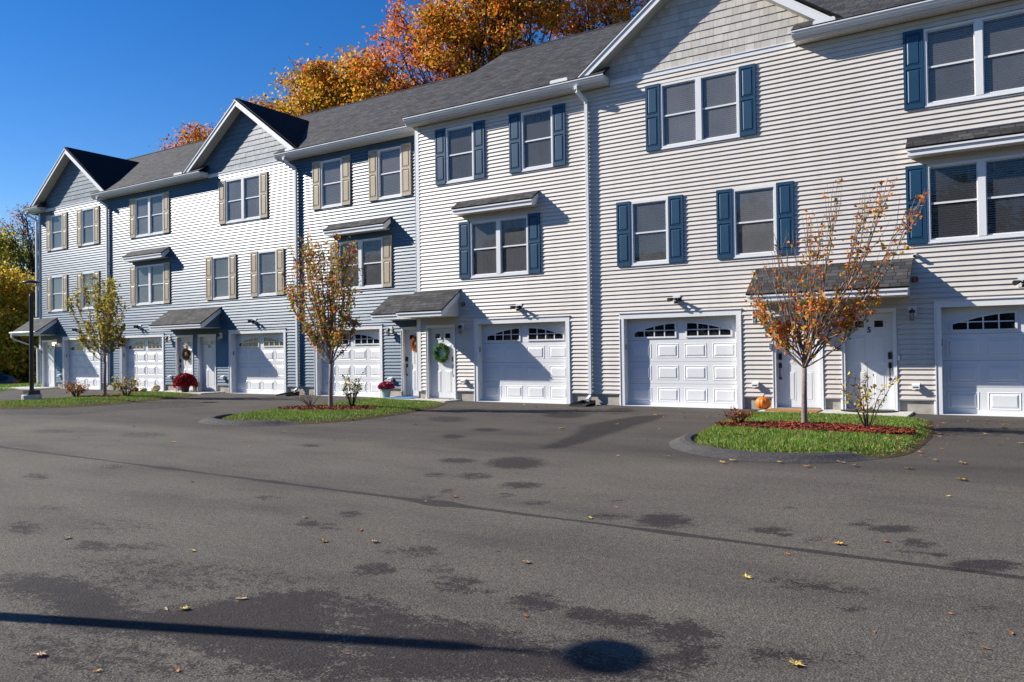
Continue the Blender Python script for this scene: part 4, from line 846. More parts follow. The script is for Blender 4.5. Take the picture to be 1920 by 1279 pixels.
for s, poly in STAINS:
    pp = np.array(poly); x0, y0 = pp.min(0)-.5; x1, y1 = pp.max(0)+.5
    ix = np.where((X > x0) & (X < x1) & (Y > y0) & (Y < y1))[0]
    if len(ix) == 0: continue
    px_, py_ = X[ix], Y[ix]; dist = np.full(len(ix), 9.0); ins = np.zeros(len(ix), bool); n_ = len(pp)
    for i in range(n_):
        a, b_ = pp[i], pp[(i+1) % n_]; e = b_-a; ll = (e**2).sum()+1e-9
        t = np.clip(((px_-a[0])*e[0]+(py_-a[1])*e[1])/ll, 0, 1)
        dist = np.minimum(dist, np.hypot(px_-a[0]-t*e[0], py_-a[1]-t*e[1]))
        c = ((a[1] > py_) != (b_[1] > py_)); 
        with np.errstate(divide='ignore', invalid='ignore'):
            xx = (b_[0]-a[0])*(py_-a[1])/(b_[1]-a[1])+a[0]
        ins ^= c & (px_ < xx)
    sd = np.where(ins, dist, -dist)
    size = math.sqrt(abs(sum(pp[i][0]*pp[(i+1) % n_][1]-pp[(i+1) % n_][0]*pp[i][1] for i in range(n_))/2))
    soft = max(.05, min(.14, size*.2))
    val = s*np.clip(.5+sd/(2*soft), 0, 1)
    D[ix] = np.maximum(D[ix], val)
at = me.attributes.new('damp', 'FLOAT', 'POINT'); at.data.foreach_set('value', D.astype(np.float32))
o = obj('parking_lot', me); o['kind'] = 'structure'

def smooth_poly(pts, n=6):
    out = []; k = len(pts)
    for i in range(k):
        p0, p1, p2, p3 = (Vector((*pts[(i+j-1) % k], 0)) for j in range(4))
        for t in range(n):
            t = t/n
            q = .5*((2*p1)+(p2-p0)*t+(2*p0-5*p1+4*p2-p3)*t*t+(3*p1-p0-3*p2+p3)*t**3)
            out.append((q.x, q.y))
    return out
def inside(p, poly):
    x, y = p; c = False; n_ = len(poly)
    for i in range(n_):
        a, b_ = poly[i], poly[i-1]
        if (a[1] > y) != (b_[1] > y) and x < (b_[0]-a[0])*(y-a[1])/(b_[1]-a[1])+a[0]: c = not c
    return c
def tri_mesh(name, T, mi, mats, extra=None):
    """T: (N,k,3) polygons"""
    N, k, _ = T.shape
    me = bpy.data.meshes.new(name)
    me.vertices.add(N*k); me.vertices.foreach_set('co', T.reshape(-1).astype(np.float32))
    me.loops.add(N*k); me.loops.foreach_set('vertex_index', np.arange(N*k, dtype=np.int32))
    me.polygons.add(N); me.polygons.foreach_set('loop_start', np.arange(0, N*k, k, dtype=np.int32))
    try: me.polygons.foreach_set('loop_total', np.full(N, k, dtype=np.int32))
    except Exception: pass
    for m_ in mats: me.materials.append(m_)
    me.polygons.foreach_set('material_index', np.asarray(mi, dtype=np.int32))
    me.update(calc_edges=True); me.validate()
    return me
def bedk(P_, poly, c):
    a = np.array([math.atan2(p[1]-c[1], p[0]-c[0]) for p in poly]); r_ = np.array([math.hypot(p[0]-c[0], p[1]-c[1]) for p in poly]); o_ = np.argsort(a)
    return np.hypot(P_[:,0]-c[0], P_[:,1]-c[1])/np.interp(np.arctan2(P_[:,1]-c[1], P_[:,0]-c[0]), a[o_], r_[o_], period=2*math.pi)
def grass(label, poly, n, hmin, hmax, w, z0, seed, avoid=None, rate=(.62,.27,.11), centre=None):
    rg = np.random.RandomState(seed); pp = np.array(poly); mn, mx = pp.min(0), pp.max(0); P_ = []
    while len(P_) < n:
        q = mn+(mx-mn)*rg.rand(2)
        if inside(q, poly) and not (avoid and inside(q, avoid)): P_.append(q)
    P_ = np.array(P_); N = len(P_); a = rg.rand(N)*2*np.pi; h = hmin+(hmax-hmin)*rg.rand(N)
    ln = (rg.rand(N)*.9)*h; b_ = rg.rand(N)*2*np.pi
    T = np.zeros((N, 3, 3)); T[:, :, 2] = z0
    dx, dy = np.cos(a)*w/2, np.sin(a)*w/2
    edge = np.zeros(N)
    if centre is not None:
        k_ = bedk(P_, poly, centre); zz = np.interp(k_, [0,.6,.86,.95,1.0], [.09,.08,.058,.03,.0]); T[:, :, 2] = zz[:,None]; edge = np.clip((k_-.88)/.12, 0, 1); h = h*(1-.5*edge); z0 = zz
    T[:,0,0] = P_[:,0]-dx; T[:,0,1] = P_[:,1]-dy; T[:,1,0] = P_[:,0]+dx; T[:,1,1] = P_[:,1]+dy
    T[:,2,0] = P_[:,0]+np.cos(b_)*ln; T[:,2,1] = P_[:,1]+np.sin(b_)*ln; T[:,2,2] = z0+h
    r_ = rg.rand(N); cl = .5+.5*np.sin(P_[:,0]*3.1+seed)*np.sin(P_[:,1]*2.7)
    mi = np.where(r_ < rate[0]*(.75+.5*cl)*(1-.5*edge), 0, np.where(r_ > 1-rate[2]-.35*edge, 2, 1))
    me = tri_mesh('grass', T, mi, [LF['grass'], LF['grassd'], LF['straw']]); o = obj('grass', me); o['kind'] = 'stuff'; o['label'] = label; return o
def mulch(label, poly, n, z0, seed):
    rg = np.random.RandomState(seed); pp = np.array(poly); mn, mx = pp.min(0), pp.max(0); P_ = []
    while len(P_) < n:
        q = mn+(mx-mn)*rg.rand(2)
        if inside(q, poly): P_.append(q)
    P_ = np.array(P_); N = n; a = rg.rand(N)*2*np.pi; l = .02+.04*rg.rand(N); w_ = .006+.008*rg.rand(N); z = z0+rg.rand(N)*.03; t = (rg.rand(N)-.5)*.04
    T = np.zeros((N, 4, 3)); c, s = np.cos(a), np.sin(a)
    for k, (i, j) in enumerate(((-1,-1),(1,-1),(1,1),(-1,1))):
        T[:,k,0] = P_[:,0]+c*l*i-s*w_*j; T[:,k,1] = P_[:,1]+s*l*i+c*w_*j; T[:,k,2] = z+t*i+.006*j
    me = tri_mesh('mulch', T, (rg.rand(N) < .35).astype(int), [LF['mulch'], LF['mulchd']]); o = obj('mulch', me); o['kind'] = 'stuff'; o['label'] = label; return o
def island(poly, kerb, seed, n, mul, lab, nm, zt=.06):
    sp = smooth_poly(poly, 5)
    mb = MB(); cx = sum(p[0] for p in sp)/len(sp); cy = sum(p[1] for p in sp)/len(sp)
    rings = []
    for k, z in ((1.03, .004), (.95, .030), (.86, .058), (.6, .08), (0, .09)):
        rings.append([(cx+(p[0]-cx)*k, cy+(p[1]-cy)*k, z) for p in sp])
    m_ = len(sp)
    for a, b_ in zip(rings[:-1], rings[1:]):
        for i in range(m_):
            j = (i+1) % m_; mb.face([a[i], a[j], b_[j], b_[i]])
    struct('planting_bed', mb, M['soil'])
    g = [(cx+(p[0]-cx)*.985, cy+(p[1]-cy)*.985) for p in sp]
    ms = smooth_poly(mul, 4)
    grass('green lawn grass on the planting island '+lab, sp, n, .018, .052, .015, zt-.015, seed, ms, (.5,.3,.2), (cx, cy))
    mulch('red bark mulch around the young tree '+lab, ms, nm, .082, seed+50)
    if kerb:
        pts = kerb; mb = MB(); prof = [(-.03, .0), (.04, .03), (.11, .07), (.19, .088), (.27, .08), (.31, .02)]   # offset towards island, height
        rows = []
        q = []
        for i in range(len(pts)-1):
            for t in range(6):
                p0 = Vector((*pts[max(i-1,0)],0)); p1 = Vector((*pts[i],0)); p2 = Vector((*pts[i+1],0)); p3 = Vector((*pts[min(i+2,len(pts)-1)],0)); t_ = t/6
                q.append(.5*((2*p1)+(p2-p0)*t_+(2*p0-5*p1+4*p2-p3)*t_*t_+(3*p1-p0-3*p2+p3)*t_**3))
        q.append(Vector((*pts[-1], 0)))
        for i, p in enumerate(q):
            d = (q[min(i+1,len(q)-1)]-q[max(i-1,0)]).normalized(); nn = Vector((-d.y, d.x, 0))
            if nn.dot(Vector((cx, cy, 0))-p) < 0: nn = -nn
            e = min(1, i/3.0, (len(q)-1-i)/5.0); e = .12+.88*e
            rows.append([(p.x+nn.x*a, p.y+nn.y*a, z*e+.003) for a, z in prof])
        for a, b_ in zip(rows[:-1], rows[1:]):
            for i in range(len(prof)-1): mb.face([a[i], b_[i], b_[i+1], a[i+1]])
        struct('kerb', mb, M['kerb'])
I3 = [(-4.40,-1.15),(-4.55,-2.7),(-4.38,-4.4),(-4.15,-6.0),(-3.88,-6.95),(-3.35,-7.5),(-2.65,-7.72),(-2.0,-7.6),(-1.5,-7.25),(-1.15,-6.6),(-1.06,-5.2),(-1.06,-4.0),(-1.2,-2.5),(-1.6,-1.3)]
K3 = [(-4.30,-5.9),(-4.24,-6.5),(-4.08,-7.0),(-3.78,-7.5),(-3.35,-7.87),(-2.85,-8.06),(-2.35,-8.05),(-1.9,-7.86),(-1.6,-7.55),(-1.38,-7.2)]
island(I3, K3, 3, 42000, [(-4.2,-4.6),(-3.5,-4.0),(-2.6,-3.85),(-1.8,-4.0),(-1.25,-4.5),(-1.35,-5.05),(-2.1,-5.2),(-3.2,-5.1)], 'nearest the camera', 8500)
I2 = [(-15.9,-.3),(-15.6,-1.6),(-15.2,-3.2),(-15.0,-4.9),(-14.65,-6.2),(-14.2,-6.95),(-13.35,-7.4),(-12.45,-7.35),(-11.75,-7.0),(-11.35,-6.2),(-11.35,-4.8),(-11.8,-3.0),(-12.3,-1.8),(-12.95,-.9),(-14.2,-.75)]
K2 = [(-14.75,-6.3),(-14.5,-6.95),(-14.15,-7.45),(-13.6,-7.76),(-13.0,-7.86),(-12.4,-7.75),(-11.95,-7.45),(-11.65,-7.0)]
island(I2, K2, 2, 30000, [(-14.75,-4.8),(-14.3,-4.0),(-13.6,-3.7),(-12.6,-3.8),(-12.3,-4.5),(-13.1,-5.1),(-14.1,-5.25)], 'in the middle of the row', 3000)
I1 = [(-27.0,-.3),(-27.0,-1.3),(-26.5,-2.6),(-25.9,-3.9),(-25.6,-5.2),(-25.7,-6.4),(-25.6,-7.6),(-24.4,-8.2),(-23.1,-7.5),(-22.1,-6.9),(-21.6,-5.9),(-21.7,-4.8),(-22.2,-3.3),(-22.9,-1.8),(-23.6,-.9),(-24.6,-.4)]
island(I1, None, 1, 26000, [(-25.5,-4.0),(-25.0,-3.2),(-24.3,-2.9),(-23.7,-3.1),(-23.8,-3.7),(-24.6,-4.0)], 'beside the lamp post', 1800)
# far lawn left of the last driveway
LW = [(-33.0,-3.6),(-35.2,-1.9),(-36.6,-.5),(-38.6,-.1),(-39.0,4),(-41.2,8),(-44,6),(-43,0),(-40,-6),(-36,-7)]
mb = MB(); mb.face([(p[0], p[1], .012+dz(*p)) for p in LW]); struct('lawn', mb, M['lawn'])
grass('far lawn strip beyond the last driveway', LW, 16000, .04, .10, .03, .0, 9)
mb = MB()
for x0, x1, y0, y1, z in ((-4.5,-1.66,-1.2,.12,.04), (-14.46,-12.95,-.72,.12,.04), (-16.25,-14.46,-.35,.74,.038), (-27.25,-24.05,-.35,.74,.04), (-38.4,-35.4,-.55,.74,.04)):
    mb.box(x0, x1, y0, y1, -.1, z)
struct('concrete_path', mb, M['stoop'])

# ------------------------------------------------------------------ foliage
def leaf_tris(P_, size, rg, aspect=.62, up=.25):
    """quads (N,4,3) diamond leaves around centres P_"""
    N = len(P_); nrm = rg.normal(size=(N,3)); nrm[:,2] += up*2; nrm /= np.linalg.norm(nrm,axis=1)[:,None]
    t = rg.normal(size=(N,3)); t -= (t*nrm).sum(1)[:,None]*nrm; t /= np.linalg.norm(t,axis=1)[:,None]
    b_ = np.cross(nrm, t); s = size*(.65+.7*rg.rand(N))
    T = np.zeros((N,4,3)); fold = nrm*(s*.18)[:,None]
    T[:,0] = P_-t*s[:,None]*.5; T[:,2] = P_+t*s[:,None]*.5
    T[:,1] = P_+b_*(s*aspect*.5)[:,None]+fold; T[:,3] = P_-b_*(s*aspect*.5)[:,None]+fold
    return T
def choose(rg, N, w):
    w = np.array(w, float); w /= w.sum(); return rg.choice(len(w), size=N, p=w)

def street_tree(name, base, label, tips, forkz, tr, seed, pal, wts, nshoot, leafn, lsize, bare=None, group='young trees on the planting islands'):
    rg = np.random.RandomState(seed); bx, by, bz = base
    root = thing(name, label, 'tree', base, group)
    mb = MB()
    fork = Vector((bx+.01, by, forkz))
    mb.tube([(bx-.005,by,bz-.05),(bx,by,bz+.06),(bx+.006,by,bz+forkz*.5),(bx+.012,by+.01,forkz)], [tr*1.35,tr*1.1,tr*.95,tr*.9], 9)
    segs = []
    def limb(p0, tip, r0, r1, bow, n=6, wob=.03):
        p0 = Vector(p0); tip = Vector(tip); pts = []
        for i in range(n+1):
            t = i/n
            q = p0.lerp(tip, t); out = Vector((tip.x-p0.x, tip.y-p0.y, 0))*bow*math.sin(math.pi*t)
            q = q+out+Vector((rg.normal()*wob, rg.normal()*wob, rg.normal()*wob*.3))*(0 if i in (0,) else 1)
            pts.append(q)
        mb.tube(pts, [r0+(r1-r0)*(i/n) for i in range(n+1)], 5, caps=False)
        return pts
    shoots = []
    for k, tip in enumerate(tips):
        fz = forkz+rg.rand()*.35*(k % 3 != 0)
        start = Vector((bx+.012, by+.01, fz)); T_ = Vector((tip[0], tip[1], tip[2]))
        pts = limb(start, T_, tr*.32, .003, .22)
        shoots.append((pts, .3))
        for j in range(nshoot):
            u = .12+.75*rg.rand(); i = min(int(u*6), 5); q = pts[i].lerp(pts[i+1], u*6-i)
            ln = .35+.9*rg.rand(); d = Vector(((T_.x-bx)*.32+rg.normal()*.13, (T_.y-by)*.32+rg.normal()*.13, 1)).normalized()
            tip2 = q+d*ln
            lim = tip[2]+.1
            if tip2.z > lim: tip2 = q+d*max(.15, lim-q.z)
            shoots.append((limb(q, tip2, .006, .0018, .05, 4, .012), .0))
    if fork: mb.tube([fork, fork+Vector((.02,0,.5)), fork+Vector((.03,.02,1.2))], [tr*.7, tr*.4, tr*.2], 6)
    P_ = []
    for pts, u0 in shoots:
        n = len(pts)-1
        for i in range(leafn):
            u = max(u0, rg.rand()); 
            kk = min(int(u*n), n-1); q = pts[kk].lerp(pts[kk+1], u*n-kk)
            if bare and rg.rand() < bare(q): continue
            P_.append((q.x+rg.normal()*.035, q.y+rg.normal()*.035, q.z+rg.normal()*.03))
    P_ = np.array(P_); 
    P_ = np.concatenate([P_, P_+rg.normal(size=P_.shape)*.045])
    T = leaf_tris(P_, lsize, rg, .55, .1)
    part('trunk', mb, M['bark'], root, None, True)
    me = tri_mesh('crown', T-np.array(base)[None,None,:], choose(rg, len(P_), wts), [LF[p] for p in pal])
    obj('crown', me, root, base)
    return root

rg0 = np.random.RandomState(11)
def vase(cx, cy, x0, x1, dy, ztop, n, seed, lean=0):
    rg = np.random.RandomState(seed); out = []
    for i in range(n):
        u = (i+.5)/n; x = x0+(x1-x0)*u; e = abs(u-.5)*2
        out.append((cx+x+rg.normal()*.06, cy+(rg.rand()*2-1)*dy*(1-.4*e), ztop(u)+rg.normal()*.12))
    return out
t3 = vase(-2.88, -4.1, -.78, 1.55, .6, lambda u: 2.55+1.35*min(1,u*1.5)*(1-.25*max(0,u-.75)), 15, 5)+[(-3.72,-4.0,2.25),(-3.62,-4.3,2.55),(-3.45,-3.8,1.75),(-1.82,-4.2,2.15),(-1.75,-3.8,2.6),(-1.18,-4.1,3.72),(-2.35,-4.2,4.0),(-3.6,-4.1,1.95),(-2.1,-4.2,1.85),(-2.5,-4.6,2.2),(-3.1,-3.6,2.3)]
def bare3(q):
    # thin bare shoots in the upper middle, leafy rim and lower right
    u = (q.x+2.88)/1.0
    if q.z > 2.2: return .90 if u < .1 else (.72 if q.z < 3.0 else .80)
    if -.55 < u < .12: return .80 if q.z > 1.75 else .2
    return .45
street_tree('young_tree', (-2.885,-4.1,.08), 'young orange-leaved tree with long bare upper shoots in front of the door numbered 5', t3, 1.02, .045, 31, ['orange','rust','olive','gold','red'], [.44,.10,.16,.24,.06], 9, 13, .078, bare3)
t2 = vase(-13.68, -4.25, -.95, .62, .55, lambda u: 3.75+.45*math.sin(u*9), 13, 8)+[(-15.15,-4.2,3.05),(-15.0,-4.3,3.5),(-12.98,-4.3,2.85),(-13.05,-4.1,3.4),(-14.4,-4.5,2.3),(-13.1,-4.0,2.1),(-14.5,-4.0,4.15),(-13.55,-4.2,4.05),(-14.3,-4.2,1.8),(-13.2,-4.4,1.8)]
street_tree('young_tree', (-13.66,-4.25,.08), 'young tree with red-and-green leaves and a straight pale trunk on the middle planting island', t2, 1.12, .05, 32, ['rust','olive','lime','orange','red','gold'], [.05,.18,.30,.26,.07,.14], 9, 11, .08, lambda q: .2)
t1 = vase(-24.75, -3.43, -1.3, 1.1, .6, lambda u: 3.55+.5*math.sin(u*8), 12, 12)+[(-26.75,-3.4,3.4),(-23.4,-3.5,3.0),(-25.6,-3.6,4.05),(-24.5,-3.3,3.8),(-25.9,-3.4,2.5),(-23.7,-3.4,2.3),(-25.3,-3.9,2.0),(-24.2,-3.0,1.9)]
street_tree('young_tree', (-24.70,-3.43,.08), 'young olive-green tree with sparse outer twigs behind the lamp post', t1, 1.2, .05, 33, ['olive','lime','yellow','rust','gold'], [.28,.34,.14,.10,.14], 9, 12, .09, lambda q: .25)

def shrub(name, base, label, h, r, nst, leafn, lsize, pal, wts, seed, mat='barkdark', droop=0, cat='shrub', group='small shrubs beside the young trees'):
    rg = np.random.RandomState(seed); root = thing(name, label, cat, base, group); mb = MB(); P_ = []
    for i in range(nst):
        a = rg.rand()*2*math.pi; rr = r*(.35+.65*rg.rand()); hh = h*(.6+.4*rg.rand())
        tip = Vector((base[0]+math.cos(a)*rr, base[1]+math.sin(a)*rr, base[2]+hh)); p0 = Vector(base)+Vector((math.cos(a)*.03, math.sin(a)*.03, -.02))
        pts = [p0, p0.lerp(tip, .35)+Vector((0,0,h*.06)), p0.lerp(tip, .7)+Vector((rg.normal()*.03, rg.normal()*.03, 0)), tip]
        mb.tube(pts, [.011,.008,.005,.003], 5, caps=False)
        for j in range(3):
            q = pts[1].lerp(pts[3], rg.rand()); e = q+Vector((rg.normal()*r*.3, rg.normal()*r*.3, abs(rg.normal())*h*.18))
            mb.tube([q, e], [.004,.002], 4, caps=False)
            for k in range(leafn//4): 
                w_ = q.lerp(e, rg.rand()); P_.append((w_.x+rg.normal()*.03, w_.y+rg.normal()*.03, w_.z+rg.normal()*.03))
        for k in range(leafn):
            w_ = pts[1].lerp(pts[3], rg.rand()); P_.append((w_.x+rg.normal()*.035, w_.y+rg.normal()*.035, w_.z+rg.normal()*.035))
    part('stem', mb, M[mat], root)
    if P_:
        P_ = np.array(P_); me = tri_mesh('foliage', leaf_tris(P_, lsize, rg, .6)-np.array(base)[None,None,:], choose(rg, len(P_), wts), [LF[p] for p in pal]); obj('foliage', me, root, base)
    return root
shrub('shrub', (-1.89,-4.37,.1), 'open twiggy shrub with yellow and brown leaves in front of door 5', .86, .52, 9, 13, .06, ['yellow','gold','rust','lime'], [.3,.3,.2,.2], 41)
shrub('shrub', (-3.86,-4.45,.1), 'low dried reddish shrub in the mulch left of the nearest young tree', .25, .30, 22, 5, .05, ['rust','red','tan'], [.6,.2,.2], 42)
shrub('shrub', (-13.22,-4.0,.1), 'upright dusty-leaved shrub in the mulch of the middle island', .72, .28, 14, 14, .055, ['yellow','olive','lime','green'], [.15,.35,.2,.3], 43)
shrub('shrub', (-14.45,-4.15,.1), 'nearly leafless grey shrub in the middle island', .38, .42, 12, 1, .05, ['tan','rust'], [.6,.4], 44, 'bark')
shrub('shrub', (-25.35,-4.0,.08), 'low orange shrub between the lamp post and its neighbouring tree', .48, .42, 20, 12, .065, ['rust','olive','orange'], [.5,.35,.15], 45)
shrub('shrub', (-24.0,-3.1,.08), 'rounded pale-yellow shrub right of the farthest young tree', .68, .5, 16, 14, .07, ['yellow','tan','lime','olive'], [.3,.3,.2,.2], 46)
# ------------------------------------------------------------------ big trees
def big_tree(name, label, base, top, crowns, trunk_r, n, size, pal, wts, seed, spread=.85, nb=26, group=None, haslimb=True):
    """crowns: list of (cx,cy,cz,rx,ry,rz,weight,ncluster)"""
    rg = np.random.RandomState(seed); root = thing(name, label, 'tree', base, group); mb = MB()
    b0 = Vector(base); tp = Vector(top)
    mb.tube([b0-Vector((0,0,.3)), b0+Vector((0,0,.4)), b0.lerp(tp,.4), b0.lerp(tp,.75), tp], [trunk_r*1.4, trunk_r*1.05, trunk_r*.8, trunk_r*.5, trunk_r*.15], 8)
    P_ = []; MI = []; tot = sum(c[6] for c in crowns); cl = []
    for c in crowns:
        k = c[7]
        for i in range(k):
            d = rg.normal(size=3); d /= np.linalg.norm(d); rr = (.45+.55*rg.rand()**.5)
            q = np.array(c[:3])+d*np.array(c[3:6])*rr; cl.append((q, n*c[6]/tot/k, rg.rand(len(wts))))
    for q, cnt, wr in cl:
        m_ = int(cnt*(.5+rg.rand())); w_ = np.array(wts)*(.25+1.5*wr); 
        s = spread*(.7+.6*rg.rand())
        P_.append(q+rg.normal(size=(m_,3))*np.array([s,s,s*.6])); MI.append(choose(rg, m_, w_))
    for q, _, _ in [cl[i] for i in rg.choice(len(cl), min(nb, len(cl)), replace=False)]:
        q = Vector(q); t = .25+.6*rg.rand(); st = b0.lerp(tp, t)
        if st.z > q.z: st = b0.lerp(tp, max(.15, t*.5))
        mid = st.lerp(q, .5)+Vector((rg.normal()*.3, rg.normal()*.3, .25)); r_ = trunk_r*.35*(1-t*.6)
        mb.tube([st, mid, q], [r_, r_*.55, .02], 5, caps=False)
        for j in range(5):
            a = mid.lerp(q, rg.rand()); e = a+Vector(rg.normal(size=3)*spread*1.1)+Vector((0,0,.3)); mb.tube([a, a.lerp(e,.5)+Vector((0,0,.08)), e], [.028,.018,.008], 4, caps=False)
    part('trunk', mb, M['barkdark'], root, None, True)
    P_ = np.concatenate(P_); MI = np.concatenate(MI)
    me = tri_mesh('crown', leaf_tris(P_, size, rg, .7)-np.array(base)[None,None,:], MI, [LF[p] for p in pal]); obj('crown', me, root, base)
    return root
BG = 'tall autumn trees behind the roofs'
big_tree('maple_tree', 'open orange maple fanning out left of the golden tree above the roof', (-22.3,15.2,0), (-24.0,15,18.5),
         [(-28.0,15,17.2,2.6,2.0,2.8,1.1,34), (-26.0,15.2,19.4,2.6,2.0,2.4,.9,24), (-25.2,15,15.8,2.6,2,1.6,1,22), (-22.3,15.2,16.0,2.2,2,2.2,.8,16), (-19.5,15.5,16.2,2,2,2.5,.6,12)], .28, 7600, .19, ['orange','red','rust','gold'], [.80,.06,.08,.06], 71, .36, 80, BG)
big_tree('oak_tree', 'dense golden-green tree rising highest above the beige roof', (-20.5,13.2,0), (-20.6,13.4,21.5), 
         [(-21.3,12.6,16.6,2.7,2.0,2.5,1.2,44), (-20.6,13,19.2,3.3,2.2,1.8,.9,34), (-18.2,13,17.0,1.5,1.8,2.8,.6,22)], .34, 18000, .17, ['gold','olive','orange','yellow','deep','rust'], [.24,.12,.44,.06,.05,.09], 72, .42, 50, BG)
big_tree('maple_tree', 'thin rust-coloured maple with upright bare limbs beside the big gable', (-15.6,17,0), (-15.7,16.6,20),
         [(-16.6,16.3,17.4,1.6,1.6,2.4,1,22), (-14.9,16.5,17.6,1.7,1.6,2.6,1,20), (-16.2,16.5,20.2,2.2,1.6,2,.7,14)], .24, 6500, .17, ['orange','rust','gold','olive'], [.66,.06,.2,.08], 73, .5, 46, BG)
big_tree('oak_tree', 'broad golden-brown oak low above the blue roof', (-34.5,17,0), (-34.5,16.5,17.5),
         [(-35.8,16,16.6,3.4,2.5,1.9,1.2,52), (-38.8,16,15.6,2.4,2.2,1.9,.8,26), (-33.6,16,17.4,1.9,2,1.5,.8,22), (-30.6,16,16.4,2.6,2.2,1.7,1,32), (-28.4,16,14.8,2,2,1.4,.5,14)], .36, 30000, .19, ['gold','rust','orange','olive','yellow'], [.50,.10,.20,.06,.14], 74, .55, 40, BG)
big_tree('oak_tree', 'small orange treetop peeping over the roof left of the middle gable', (-46.5,17,0), (-46.3,16.5,15.6),
         [(-46.3,16,15.7,1.1,1.4,1.3,1,20), (-48.3,16,15.3,1.2,1.4,1.0,.8,14)], .25, 5000, .17, ['orange','rust','gold','red'], [.35,.35,.2,.1], 75, .4, 14, BG)
FG = 'autumn woodland trees left of the blue townhouses'
def zg(x, y): return dz(x, y)-.05
def lt(k, x, y, h, r, n, pal, wts, seed, label, sp=.6, size=.2, low=.12):
    z = zg(x, y)
    big_tree(k, label, (x, y, z), (x+.2, y, z+h*.92), [(x, y, z+h*(low+.20), r, r, h*.22, 1, int(10+r*9)), (x, y, z+h*.52, r*1.05, r, h*.24, 1, int(10+r*9)), (x, y, z+h*.78, r*.75, r*.7, h*.2, .7, int(8+r*6))], .16+h*.012, n, size, pal, wts, seed, sp, 30, FG)
lt('maple_tree', -58.2, 8.6, 9.4, 2.3, 16000, ['yellow','gold','lime','orange'], [.42,.34,.14,.10], 81, 'bright yellow maple nearest the blue house corner at the left edge')
lt('maple_tree', -62.5, 5.2, 10.2, 2.6, 15000, ['gold','yellow','lime','orange'], [.36,.35,.12,.17], 82, 'golden woodland tree at the far left behind the dark car')
lt('birch_tree', -63.5, 10.5, 12.2, 2.6, 13000, ['green','olive','lime','yellow'], [.30,.26,.24,.20], 83, 'green woodland tree standing between the yellow ones')
lt('maple_tree', -68.0, 13.5, 13.0, 3.0, 13000, ['green','lime','yellow','olive'], [.26,.26,.28,.20], 84, 'tall greenish tree at the back of the woodland edge')
lt('oak_tree', -67.5, 8.2, 12.0, 2.8, 13000, ['olive','gold','green','yellow'], [.25,.35,.2,.2], 85, 'olive and gold oak behind the golden tree at far left')
lt('maple_tree', -57.5, 11.0, 8.0, 1.9, 9000, ['lime','yellow','gold'], [.3,.45,.25], 87, 'lower yellow-green tree just behind the house corner')
big_tree('bare_tree', 'nearly bare tree with pinkish upper twigs beside the house corner', (-61.5, 12.4, zg(-61.5,12.4)), (-61.3, 12.3, 12.0), [(-61.8,12.3,11.4,2.3,1.6,1.7,1,30)], .2, 900, .13, ['pink','rust','tan'], [.5,.25,.25], 88, .5, 30, FG)
big_tree('evergreen_shrub', 'narrow green shrub at the corner behind the farthest canopy downspout', (-42.2, 3.6, zg(-42,3.6)), (-42.2, 3.6, 1.9), [(-42.2,3.6,.8,.42,.42,.7,1,12),(-42.2,3.6,1.6,.3,.3,.5,.6,8)], .05, 2600, .09, ['green','lime','deep'], [.5,.3,.2], 89, .12, 8)
# shaded undergrowth that closes the wood: a mass nobody could count
rgu = np.random.RandomState(90); N = 42000
Pu = np.column_stack([-64+rgu.rand(N)*9-4*rgu.rand(N), 1+rgu.rand(N)*16, np.zeros(N)]); Pu[:,2] = -1.1+np.abs(rgu.normal(size=N))*1.5
Pu = Pu[(Pu[:,1] > (Pu[:,0]+66)*.9+.5)]
wv = rgu.rand(len(Pu)); mi = np.where(wv < .5, 0, np.where(wv < .75, 1, np.where(wv < .9, 2, 3)))
me = tri_mesh('undergrowth', leaf_tris(Pu, .2, rgu, .7), mi, [LF['deep'], LF['green'], LF['olive'], LF['yellow']]); o = obj('undergrowth', me); o['kind'] = 'stuff'; o['label'] = 'dark tangled undergrowth below the woodland trees'

# unseen tree line added behind the camera: reflects in the panes, blocks low sky
ot = big_tree('oak_tree', 'unseen autumn tree added behind the camera to reflect in the panes and block low sky', (-78, -60, -.05), (-78, -60, 13.5), [(-78,-60,5.5,5.2,4,4.6,1,40), (-78,-60,10.5,4,3.4,3.2,.7,26)], .35, 7000, .62, ['gold','olive','green','rust','deep'], [.2,.26,.2,.14,.2], 95, 1.1, 20, 'unseen trees added for pane reflections and darker shade')
for i in range(1, 15):
    c_ = ot.copy(); COL.objects.link(c_); c_.location = (-78+i*9.2+rgu.rand()*2, -60+rgu.rand()*8-4, -.05); c_.rotation_euler = (0, 0, rgu.rand()*6); s_ = .8+.35*rgu.rand(); c_.scale = (s_, s_, s_)
    for ch in list(ot.children):
        d_ = ch.copy(); COL.objects.link(d_); d_.parent = c_
